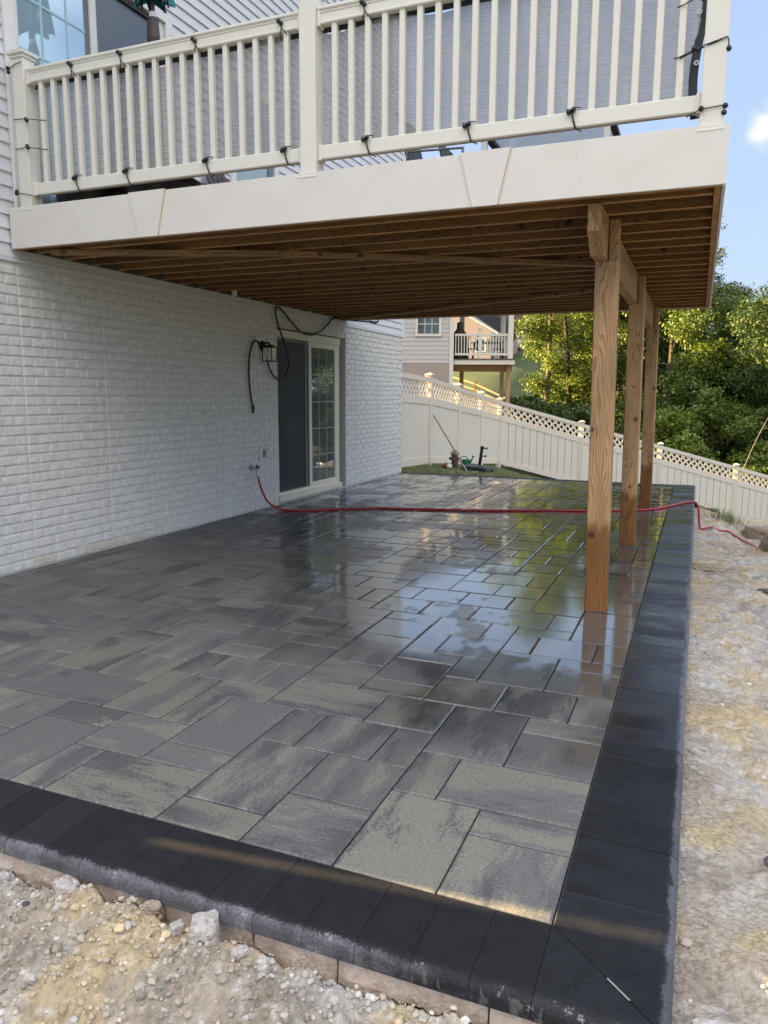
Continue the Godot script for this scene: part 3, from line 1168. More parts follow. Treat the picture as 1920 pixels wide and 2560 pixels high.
func house() -> void:
	var h := thing("house", "house with white painted brick below, pale lapped siding above and glass sliding doors", "house", Vector3(-11, 0, -6.8))
	var T := func(b: MB) -> MB:           # the parts are built in scene coordinates; the thing stands at its base
		for i in b.v.size():
			b.v[i] -= Vector3(-11, 0, -6.8)
		return b
	var zn := -1.475
	var zf := -13.08
	var d0 := -8.60
	var d1 := -10.65
	# masonry behind the brick faces, with the opening of the lower door
	var b := MB.new()
	b.box(Vector3(WALL - 0.15, 1.09, (zn + d0) * 0.5), Vector3(0.30, 2.78, zn - d0))
	b.box(Vector3(WALL - 0.15, 1.09, (d1 + zf) * 0.5), Vector3(0.30, 2.78, d1 - zf))
	b.box(Vector3(WALL - 0.151, 2.38, (d0 + d1) * 0.5), Vector3(0.298, 0.199, d0 - d1))
	b.box(Vector3(WALL - 0.151, -0.146, (d0 + d1) * 0.5), Vector3(0.298, 0.31, d0 - d1))
	var wall := part("brick_wall", T.call(b), M.mortar, h)
	b = MB.new()
	b.box(Vector3(-11.2, 4.2, zf + 0.15), Vector3(11.7, 9.2, 0.3))
	b.box(Vector3(-11.2, 4.2, zn - 0.15), Vector3(11.7, 9.2, 0.3))
	b.box(Vector3(-17.2, 4.2, (zn + zf) * 0.5), Vector3(0.3, 9.2, zn - zf - 0.6))
	b.box(Vector3(-11.2, 2.55, (zn + zf) * 0.5), Vector3(11.6, 0.2, zn - zf - 0.6))
	part("wall", T.call(b), M.siding, h)
	# the upper wall, cut open for the upper doors
	var ud0 := -4.70
	var ud1 := -6.62
	b = MB.new()
	b.box(Vector3(WALL - 0.16, 5.64, (zn + ud0) * 0.5), Vector3(0.30, 6.31, zn - ud0))
	b.box(Vector3(WALL - 0.16, 5.64, (ud1 + zf) * 0.5), Vector3(0.30, 6.31, ud1 - zf))
	b.box(Vector3(WALL - 0.161, 6.92, (ud0 + ud1) * 0.5), Vector3(0.298, 3.75, ud0 - ud1))
	part("wall", T.call(b), M.siding, h)
	# bricks, laid in formwork panels four bricks long
	var bricks := []
	var pitch := 0.0783
	var pan := 0.9125
	for row in 31:
		var y0 := 0.012 + row * pitch
		var y1 := y0 + pitch - 0.012
		for p in 23:
			var start := 6.1 + 0.2525 - pan * (p + 0)
			var cuts := [0.0, 0.25, 0.5, 0.75, 1.0] if row % 2 == 0 else [0.0, 0.125, 0.375, 0.625, 0.875, 1.0]
			for i in cuts.size() - 1:
				var za: float = start - pan * cuts[i] - (0.010 if i == 0 else 0.006)
				var zb: float = start - pan * cuts[i + 1] + (0.008 if i == cuts.size() - 2 else 0.006)
				if zb < zf or za > zn - 0.1:
					continue
				if y0 < 2.30 and zb < d0 + 0.004 and za > d1 - 0.004:
					if za > d0 + 0.02:
						zb = d0 + 0.006
					elif zb < d1 - 0.02:
						za = d1 - 0.006
					else:
						continue
				bricks.append([y0, y1, za, zb])
	var in_view := func(e: Array) -> float:
		var dz := absf((e[2] + e[3]) * 0.5)
		if dz < 4.1:
			return 100.0 - dz
		return dz + 0.3 * absf(e[0] - 1.2)
	bricks.sort_custom(func(p: Array, q: Array) -> bool: return in_view.call(p) < in_view.call(q))
	var rest := MB.new()
	for i in bricks.size():
		var e: Array = bricks[i]
		var low: bool = e[0] < 0.08 and (e[2] < -4.6 and e[2] > -7.6)
		var one := rest if i >= 300 else MB.new()
		brick_mesh(one, WALL, e[0], e[1], e[2], e[3])
		if i < 300:
			part("brick", T.call(one), M.stained_brick if low and rng.randf() < 0.6 else M.white_brick, wall)
	var bf := part("brick_field", T.call(rest), M.white_brick, wall)
	bf.set_meta("kind", "stuff")
	# frieze board and the siding above
	b = MB.new()
	b.box(Vector3(WALL + 0.006, 2.470, (zn + zf) * 0.5), Vector3(0.030, 0.030, zn - zf), 0.003)
	part("frieze_board", T.call(b), M.siding, h)
	var step := 0.106
	for k in 58:
		var y := 2.487 + step * k
		for side in 2:
			if y > 2.76 and y < 5.0:
				b = MB.new()
				if side == 0:
					siding_board(b, WALL, y, zn, -4.612, step)
				else:
					siding_board(b, WALL, y, -6.64, zf + 0.05, step)
				part("siding_board", T.call(b), M.siding, h)
			elif side == 0:
				b = MB.new()
				siding_board(b, WALL, y, zn, zf + 0.05, step)
				part("siding_board", T.call(b), M.siding, h)
	b = MB.new()
	b.box(Vector3(WALL - 0.03, 5.6, zf + 0.02), Vector3(0.11, 6.3, 0.11), 0.004)
	part("corner_post", T.call(b), M.white_trim, h)
	# roof
	b = MB.new()
	var tri := PackedVector2Array([Vector2(-17.9, 8.65), Vector2(-4.6, 8.65), Vector2(-4.6, 8.8), Vector2(-11.2, 11.8), Vector2(-17.9, 8.8)])
	b.prism(tri, zn - zf + 0.6, Transform3D(Basis.IDENTITY, Vector3(0, 0, zf - 0.3)))
	part("roof", T.call(b), M.dark_shingle, h)
	lower_door(h, T)
	upper_door(h, T)

func lower_door(h: Node3D, T: Callable) -> void:
	var x := WALL - 0.10
	var d0 := -8.60
	var d1 := -10.65
	# jambs and head
	var b := frame_of(x, -8.635, -10.53, 0.07, 2.262, 0.065, 0.11)
	b.box(Vector3(x + 0.045, 2.215, -9.57), Vector3(0.06, 0.10, 1.92), 0.004)
	b.box(Vector3(x + 0.03, 0.058, -9.58), Vector3(0.15, 0.075, 1.90), 0.004)
	b.box(Vector3(x + 0.03, 1.12, -8.618), Vector3(0.07, 2.15, 0.034), 0.003)
	var door := part("sliding_door", T.call(b), M.door_frame, h)
	b = MB.new()
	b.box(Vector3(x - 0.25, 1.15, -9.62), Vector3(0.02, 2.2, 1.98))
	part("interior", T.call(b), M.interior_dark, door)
	# right hand panel, in front
	part("panel_frame", T.call(frame_of(x + 0.035, -9.57, -10.465, 0.11, 2.165, 0.075, 0.035)), M.door_frame, door)
	b = MB.new()
	b.box(Vector3(x + 0.028, 1.137, -10.017), Vector3(0.012, 1.92, 0.75))
	part("pane", T.call(b), M.door_glass, door)
	var mp := [[x + 0.0365, -9.645, -10.39, 0.185, 2.09], [x - 0.0235, -8.78, -9.54, 0.185, 2.09]]
	for q in mp:
		for i in range(1, 3):
			b = MB.new()
			b.box(Vector3(q[0], (q[3] + q[4]) * 0.5, lerpf(q[1], q[2], i / 3.0)), Vector3(0.006, q[4] - q[3], 0.010))
			part("muntin", T.call(b), M.door_muntin, door)
		for j in range(1, 5):
			b = MB.new()
			b.box(Vector3(q[0] + 0.001, lerpf(q[3], q[4], j / 5.0), (q[1] + q[2]) * 0.5), Vector3(0.006, 0.010, absf(q[2] - q[1])))
			part("muntin", T.call(b), M.door_muntin, door)
	# left hand panel behind its insect screen
	part("panel_frame", T.call(frame_of(x - 0.025, -8.70, -9.62, 0.11, 2.165, 0.075, 0.035)), M.door_frame, door)
	b = MB.new()
	b.box(Vector3(x - 0.032, 1.137, -9.16), Vector3(0.012, 1.92, 0.78))
	part("pane", T.call(b), M.door_glass, door)
	part("screen_frame", T.call(frame_of(x + 0.033, -8.70, -9.575, 0.125, 2.15, 0.022, 0.016)), M.grey_plastic, door)
	b = MB.new()
	b.box(Vector3(x + 0.033, 1.137, -9.5), Vector3(0.016, 2.0, 0.05), 0.002)
	part("screen_stile", T.call(b), M.grey_plastic, door)
	b = MB.new()
	b.quad(Vector3(x + 0.031, 0.145, -8.72), Vector3(x + 0.031, 0.145, -9.555), Vector3(x + 0.031, 2.13, -9.555), Vector3(x + 0.031, 2.13, -8.72), Vector3.RIGHT)
	part("insect_screen", T.call(b), M.insect_screen, door)
	b = MB.new()
	b.box(Vector3(x + 0.055, 1.13, -8.725), Vector3(0.03, 0.15, 0.035), 0.005)
	part("handle", T.call(b), M.black_plastic, door)

func upper_door(h: Node3D, T: Callable) -> void:
	var b := MB.new()
	var x := WALL + 0.02
	b.box(Vector3(x, 3.93, -4.665), Vector3(0.05, 2.24, 0.10), 0.004)
	b.box(Vector3(x, 3.93, -6.59), Vector3(0.05, 2.24, 0.10), 0.004)
	b.box(Vector3(x, 5.03, -5.63), Vector3(0.049, 0.10, 1.82), 0.004)
	b.box(Vector3(x, 2.86, -5.63), Vector3(0.049, 0.06, 1.82), 0.004)
	b.box(Vector3(x - 0.045, 3.93, -4.745), Vector3(0.07, 2.12, 0.06), 0.004)
	b.box(Vector3(x - 0.045, 3.93, -5.60), Vector3(0.06, 2.12, 0.07), 0.004)
	b.box(Vector3(x - 0.045, 3.93, -6.51), Vector3(0.07, 2.12, 0.06), 0.004)
	var door := part("upper_sliding_door", T.call(b), M.white_trim, h)
	b = MB.new()
	b.box(Vector3(x - 0.06, 3.93, -5.17), Vector3(0.012, 2.10, 0.80))
	part("pane", T.call(b), M.sky_glass, door)
	for i in range(1, 3):
		b = MB.new()
		b.box(Vector3(x - 0.052, 3.93, -4.775 - 0.272 * i), Vector3(0.006, 2.08, 0.018))
		part("muntin", T.call(b), M.sky_muntin, door)
	for j in range(1, 6):
		b = MB.new()
		b.box(Vector3(x - 0.051, 2.90 + 0.395 * j + 0.02, -5.17), Vector3(0.006, 0.018, 0.80))
		part("muntin", T.call(b), M.sky_muntin, door)
	b = MB.new()
	b.box(Vector3(x - 0.052, 3.93, -5.555), Vector3(0.03, 2.1, 0.045), 0.003)
	part("screen_frame", T.call(b), M.grey_plastic, door)
	b = MB.new()
	b.box(Vector3(x - 0.06, 3.93, -6.055), Vector3(0.012, 2.10, 0.84))
	part("pane", T.call(b), M.screen_glass, door)
	part("screen_frame", T.call(frame_of(x - 0.035, -5.64, -6.475, 2.9, 4.98, 0.03, 0.02)), M.grey_plastic, door)
	# a second door farther along, only its lower edge shows under the rail
	b = frame_of(x, -7.62, -8.66, 2.84, 4.95, 0.09, 0.05)
	var d2 := part("far_window", T.call(b), M.white_trim, h)
	b = MB.new()
	b.box(Vector3(x + 0.004, 3.9, -8.05), Vector3(0.012, 1.95, 0.70))
	part("pane", T.call(b), M.blind, d2)
	b = MB.new()
	b.box(Vector3(x + 0.008, 3.9, -8.47), Vector3(0.03, 1.95, 0.12), 0.003)
	part("stile", T.call(b), M.grey_plastic, d2)

# ---------------------------------------------------------------- deck
func sh(b: MB, at: Vector3) -> MB:
	for i in b.v.size():
		b.v[i] -= at
	return b

func timber_post(z: float, wet_h: float, turn: float) -> MB:
	# 6x6 post, its upper end notched for the beam; darker where it is soaked near the ground
	var b := MB.new()
	var x0 := -0.637
	var x1 := -0.495
	var zc := z - 0.07
	var c := 0.007
	var build := func(xa: float, xb: float, ya: float, yb: float, step: float) -> void:
		var loop := []
		var us := []
		var hz := 0.07
		var cs := [Vector2(xa + c, zc + hz), Vector2(xb - c, zc + hz), Vector2(xb, zc + hz - c), Vector2(xb, zc - hz + c), Vector2(xb - c, zc - hz), Vector2(xa + c, zc - hz), Vector2(xa, zc - hz + c), Vector2(xa, zc + hz - c)]
		for e in 8:
			var p: Vector2 = cs[e]
			var q: Vector2 = cs[(e + 1) % 8]
			var k := 5 if e % 2 == 0 else 1
			for i in k:
				loop.append([p.lerp(q, float(i) / k), p.lerp(q, float(i + 1) / k), e])
		var rows := maxi(int((yb - ya) / step), 1)
		var run := 0.0
		for s in loop:
			var p: Vector2 = s[0]
			var q: Vector2 = s[1]
			var du := p.distance_to(q)
			var d := q - p
			var out := Vector3(-d.y, 0, d.x).normalized()
			var mid := Vector3((p.x + q.x) * 0.5 - (xa + xb) * 0.5, 0, (p.y + q.y) * 0.5 - zc)
			if out.dot(mid) < 0.0:
				out = -out
			for j in rows:
				var yy0 := lerpf(ya, yb, float(j) / rows)
				var yy1 := lerpf(ya, yb, float(j + 1) / rows)
				var first := b.v.size()
				var pts := []
				for k in 4:
					var g := p if k == 0 or k == 3 else q
					var yv := yy0 if k < 2 else yy1
					pts.append(Vector3(g.x - 0.014 * yv, yv, g.y))
				var u0 := run + turn
				b.quad(pts[0], pts[1], pts[2], pts[3], out, Vector2(u0, yy0 + turn), Vector2(u0 + du, yy0 + turn), Vector2(u0 + du, yy1 + turn), Vector2(u0, yy1 + turn))
				for k in 4:
					var pv: Vector3 = b.v[first + k]
					var lim := wet_h + nz.get_noise_3d(pv.x * 12.0, z, pv.z * 12.0) * 0.10
					var wet := 1.0 - smooth(lim - 0.02, lim + 0.05, pv.y)
					b.c[first + k] = Color(1, 1, 1).lerp(Color(0.52, 0.36, 0.16), wet)
			run += du
		for y in [ya, yb]:
			b.quad(Vector3(xa + c - 0.014 * y, y, zc + 0.07), Vector3(xb - c - 0.014 * y, y, zc + 0.07), Vector3(xb - c - 0.014 * y, y, zc - 0.07), Vector3(xa + c - 0.014 * y, y, zc - 0.07), Vector3.UP if y == yb else Vector3.DOWN)
	build.call(x0, x1, -0.05, 2.285, 0.025)
	build.call(-0.556, x1 - 0.003, 2.286, 2.535, 0.08)
	return b

func top_rail(p: Vector3, q: Vector3) -> MB:
	var b := MB.new()
	b.bar(p + Vector3(0, 3.770, 0), q + Vector3(0, 3.770, 0), 0.050, 0.080, 0.004)
	b.bar(p + Vector3(0, 3.818, 0), q + Vector3(0, 3.818, 0), 0.078, 0.026, 0.008)
	b.bar(p + Vector3(0, 3.798, 0), q + Vector3(0, 3.798, 0), 0.062, 0.016, 0.005)
	b.bar(p + Vector3(0, 3.738, 0), q + Vector3(0, 3.738, 0), 0.060, 0.020, 0.006)
	return b

func rail_post(x: float, z: float, floor_y: float) -> MB:
	var b := MB.new()
	b.box(Vector3(x, (floor_y + 3.90) * 0.5, z), Vector3(0.114, 3.90 - floor_y, 0.114), 0.004)
	b.box(Vector3(x, floor_y + 0.012, z), Vector3(0.150, 0.024, 0.150), 0.008)
	return b

func post_cap(x: float, z: float) -> MB:
	var b := MB.new()
	b.box(Vector3(x, 3.912, z), Vector3(0.136, 0.024, 0.136), 0.006)
	b.box(Vector3(x, 3.936, z), Vector3(0.165, 0.026, 0.165), 0.006)
	for k in 4:
		var a := PI / 2 * k
		var p := Vector3(cos(a) + sin(a), 0, sin(a) - cos(a)) * 0.078
		var q := Vector3(cos(a) - sin(a), 0, sin(a) + cos(a)) * 0.078
		b.tri(Vector3(x, 3.949, z) + p, Vector3(x, 3.949, z) + q, Vector3(x, 3.985, z), Vector3(cos(a), 1, sin(a)))
	return b

func deck() -> void:
	var at := Vector3(-2.5, 0, -7.6)
	var d := thing("deck", "raised timber deck with cream fascia and railing, on three timber posts over the patio", "deck", at)
	var zn := -4.55
	var zf := -10.72
	var xr := 0.057
	var b := MB.new()
	# framing
	for i in 20:
		var z := -4.775 - 0.305 * i
		b = MB.new()
		b.off = Vector2(rnd(0, 1), rnd(0, 2))
		b.box(Vector3((WALL + 0.06 + 0.0) * 0.5, 2.667, z), Vector3(0.0 - WALL - 0.06, 0.233, 0.038), 0.004)
		for j in b.v.size():      # shade painted in: sides darkened, undersides left pale for light bouncing off the patio
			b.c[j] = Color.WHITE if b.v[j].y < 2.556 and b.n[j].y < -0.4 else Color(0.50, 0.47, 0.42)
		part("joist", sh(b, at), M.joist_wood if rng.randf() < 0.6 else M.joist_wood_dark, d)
		b = MB.new()
		b.box(Vector3(WALL + 0.085, 2.615, z - 0.0215), Vector3(0.05, 0.13, 0.003))
		b.box(Vector3(WALL + 0.085, 2.615, z + 0.0215), Vector3(0.05, 0.13, 0.003))
		b.box(Vector3(WALL + 0.085, 2.547, z), Vector3(0.05, 0.003, 0.046))
		part("joist_hanger", sh(b, at), M.galvanised, d)
	b = MB.new()
	b.box(Vector3(WALL + 0.040, 2.667, (zn + zf) * 0.5), Vector3(0.038, 0.233, zn - zf - 0.06))
	part("ledger", sh(b, at), M.board_wood, d)
	b = MB.new()
	b.box(Vector3(0.019, 2.664, (zn + zf) * 0.5), Vector3(0.038, 0.238, zn - zf - 0.05), 0.003)
	part("rim_joist", sh(b, at), M.joist_wood, d)
	for z in [zn - 0.042, zf + 0.04]:
		b = MB.new()
		b.box(Vector3((WALL + 0.06) * 0.5, 2.664, z), Vector3(-WALL - 0.06, 0.238, 0.036), 0.003)
		part("rim_joist", sh(b, at), M.joist_wood, d)
	for i in 35:
		b = MB.new()
		b.off = Vector2(rnd(0, 1), rnd(0, 2))
		b.box(Vector3(WALL + 0.10 + 0.1445 * i, 2.799, (zn + zf) * 0.5), Vector3(0.139, 0.025, zn - zf - 0.05), 0.004)
		part("deck_board", sh(b, at), M.board_wood, d)
	# beam of two planks, its near end clipped
	for k in 2:
		b = MB.new()
		b.off = Vector2(0.3 * k, 0.7 * k)
		var poly := PackedVector2Array([Vector2(-4.73, 2.546), Vector2(-4.73, 2.395), Vector2(-4.90, 2.286), Vector2(-10.62, 2.286), Vector2(-10.62, 2.546)])
		b.prism(poly, 0.037, Transform3D(Basis(Vector3(0, 0, 1), Vector3(0, 1, 0), Vector3(-1, 0, 0)), Vector3(-0.594 - 0.0385 * k, 0, 0)))
		for i in b.uv.size():
			b.uv[i] = Vector2(b.v[i].y + 0.31 * k, -b.v[i].z * 0.9) if absf(b.n[i].x) > 0.5 else Vector2(b.v[i].x * 0.8 + 0.3 * b.v[i].y + 0.2 * k, b.v[i].z)
		part("beam", sh(b, at), M.beam_wood, d)
	for p in [[-5.135, 0.56, 0.02], [-7.59, 0.50, 0.83], [-10.245, 0.52, 1.61]]:
		part("post", sh(timber_post(p[0], p[1], p[2]), at), M.post_wood, d)
	for p in [[Vector3(-4.75, 2.528, -4.70), Vector3(-3.1, 2.528, -5.371)], [Vector3(-3.1, 2.528, -5.371), Vector3(-0.70, 2.528, -6.86)], [Vector3(-4.93, 2.528, -10.32), Vector3(-0.70, 2.528, -8.18)]]:
		b = MB.new()
		b.bar(p[0], p[1], 0.089, 0.037, 0.003)
		part("brace", sh(b, at), M.brace_wood, d)
	# cream fascia with two keystone plates over its joints
	b = MB.new()
	b.box(Vector3((WALL + 0.03 + xr) * 0.5, 2.697, zn - 0.010), Vector3(xr - WALL - 0.03, 0.302, 0.020), 0.002)
	part("fascia", sh(b, at), M.fascia, d)
	b = MB.new()
	b.box(Vector3(xr - 0.009, 2.690, (zn + zf) * 0.5 - 0.010), Vector3(0.018, 0.30, zn - zf - 0.022), 0.002)
	part("fascia", sh(b, at), M.fascia, d)
	b = MB.new()
	b.box(Vector3((WALL + 0.03 + xr) * 0.5, 2.690, zf + 0.010), Vector3(xr - WALL - 0.03, 0.30, 0.020), 0.002)
	part("fascia", sh(b, at), M.fascia, d)
	for k in [[-3.848, -3.535, -3.610, -3.765], [-1.393, -1.097, -1.168, -1.315]]:
		b = MB.new()
		b.prism(PackedVector2Array([Vector2(k[0], 2.853), Vector2(k[3], 2.544), Vector2(k[2], 2.544), Vector2(k[1], 2.853)]), 0.011, Transform3D(Basis.IDENTITY, Vector3(0, 0, zn + 0.001)))
		var plate := part("keystone_plate", sh(b, at), M.fascia, d)
		b = MB.new()
		b.bar(Vector3(k[1] + 0.002, 2.853, zn + 0.006), Vector3(k[2] + 0.002, 2.545, zn + 0.006), 0.0035, 0.013, 0.0, Vector3.BACK)
		part("cut_edge", sh(b, at), M.peach_edge, plate)
	for i in 24:
		b = MB.new()
		b.lathe(PackedVector2Array([Vector2(0.0001, 0.0012), Vector2(0.0032, 0.0012), Vector2(0.0036, -0.001)]), 8, Transform3D(Basis(Vector3.RIGHT, PI / 2), Vector3(-4.75 + 0.408 * (i / 2) + rnd(-0.05, 0.05), 2.62 + 0.15 * (i % 2) + rnd(-0.02, 0.02), zn + 0.0002)))
		part("screw", sh(b, at), M.galvanised, d)
	# railing
	var zr := -4.622
	var floor_y := 2.812
	var runs := [
		[Vector3(-4.848, 0, zr), Vector3(-2.418, 0, zr), 19], [Vector3(-2.418, 0, zr), Vector3(-0.036, 0, zr), 19],
		[Vector3(-0.036, 0, zr), Vector3(-0.036, 0, -7.62), 24], [Vector3(-0.036, 0, -7.62), Vector3(-0.036, 0, -10.62), 24],
		[Vector3(-0.036, 0, -10.62), Vector3(-2.44, 0, -10.62), 19], [Vector3(-2.44, 0, -10.62), Vector3(-4.86, 0, -10.62), 19]]
	for r in runs:
		var p: Vector3 = r[0]
		var q: Vector3 = r[1]
		var u := (q - p).normalized()
		var pa := p + u * 0.057
		var qa := q - u * 0.057
		var tr := part("top_rail", sh(top_rail(pa, qa), at), M.cream_vinyl, d)
		b = MB.new()
		b.bar(pa + Vector3(0, 2.976, 0), qa + Vector3(0, 2.976, 0), 0.050, 0.088, 0.007)
		part("bottom_rail", sh(b, at), M.cream_vinyl, d)
		for e in [pa + u * 0.012, qa - u * 0.012]:
			b = MB.new()
			b.bar(e + Vector3(0, 2.976, 0) - u * 0.012, e + Vector3(0, 2.976, 0) + u * 0.012, 0.064, 0.102, 0.004)
			part("rail_bracket", sh(b, at), M.cream_vinyl, d)
			b = MB.new()
			b.bar(e + Vector3(0, 3.775, 0) - u * 0.012, e + Vector3(0, 3.775, 0) + u * 0.012, 0.068, 0.115, 0.004)
			part("rail_bracket", sh(b, at), M.cream_vinyl, d)
		var n: int = r[2]
		for i in n:
			var c := pa.lerp(qa, (i + 1.0) / (n + 1.0))
			b = MB.new()
			b.box(c + Vector3(0, 3.375, 0), Vector3(0.036, 0.72, 0.036), 0.003)
			part("baluster", sh(b, at), M.cream_vinyl, d)
	for p in [[-4.848, zr], [-2.418, zr], [-0.036, zr], [-0.036, -7.62], [-0.036, -10.62], [-2.44, -10.62], [-4.86, -10.62]]:
		var rp := part("rail_post", sh(rail_post(p[0], p[1], floor_y), at), M.cream_vinyl, d)
		part("post_cap", sh(post_cap(p[0], p[1]), at), M.cream_vinyl, rp)
	shade_cloth()
	bungees()

func shade_cloth() -> void:
	var at := Vector3(-2.4, 2.95, -4.67)
	var t := thing("shade_cloth", "long grey mesh shade cloth tied up behind the cream balusters", "shade cloth", at)
	var b := MB.new()
	var nx := 150
	var ny := 8
	var pts := []
	var uvs := []
	for j in ny + 1:
		for i in nx + 1:
			var f := float(i) / nx
			var x := lerpf(-4.79, -0.135 - 0.02 * sin(j * 0.8), f)
			var top := 3.722 + 0.022 * sin(x * 9.0) + 0.012 * sin(x * 4.1)
			var y := lerpf(2.945, top, float(j) / ny)
			pts.append(Vector3(x, y, -4.672 + 0.007 * sin(x * 7.0 + j * 0.3) + 0.004 * sin(x * 23.0 + j)) - at)
			uvs.append(Vector2(x, y))
	for j in ny:
		for i in nx:
			var p := j * (nx + 1) + i
			b.quad(pts[p], pts[p + 1], pts[p + nx + 2], pts[p + nx + 1], Vector3.BACK, uvs[p], uvs[p + 1], uvs[p + nx + 2], uvs[p + nx + 1])
	part("fabric", b, M.shade_cloth, t)
	b = MB.new()
	for j in 12:
		var y0 := lerpf(2.92, 3.74, j / 12.0)
		var y1 := lerpf(2.92, 3.74, (j + 1) / 12.0)
		var x0 := -0.142 - 0.02 * sin(j * 0.53)
		var x1 := -0.142 - 0.02 * sin((j + 1) * 0.53)
		b.quad(Vector3(x0, y0, -4.668) - at, Vector3(x0 + 0.045, y0, -4.66) - at, Vector3(x1 + 0.045, y1, -4.66) - at, Vector3(x1, y1, -4.668) - at, Vector3.BACK)
	b.bar(Vector3(-4.79, 3.745, -4.675) - at, Vector3(-0.14, 3.745, -4.675) - at, 0.004, 0.07)
	part("hem", b, M.cloth_hem, t)
	for y in [3.20, 3.45]:
		b = MB.new()
		b.lathe(PackedVector2Array([Vector2(0.006, -0.002), Vector2(0.013, -0.002), Vector2(0.013, 0.003), Vector2(0.006, 0.003)]), 14, Transform3D(Basis(Vector3.RIGHT, PI / 2), Vector3(-0.128, y, -4.655) - at))
		part("grommet", b, M.white_plastic, t)

func bungee(label: String, cord: Array, balls: Array) -> void:
	var at: Vector3 = balls[0]
	var t := thing("ball_bungee", label, "bungee cord", at, "black ball bungees tying the shade cloth to the deck railing")
	var b := MB.new()
	for line in cord:
		var c := Curve3D.new()
		var pts := PackedVector3Array()
		for p: Vector3 in line:
			pts.append(p - at)
		b.tube(pts, 0.0032, 0.0032, 6)
	part("cord", b, M.black_rubber, t)
	for p: Vector3 in balls:
		b = MB.new()
		b.ball(p - at, 0.0145, 12)
		part("ball", b, M.black_plastic, t)

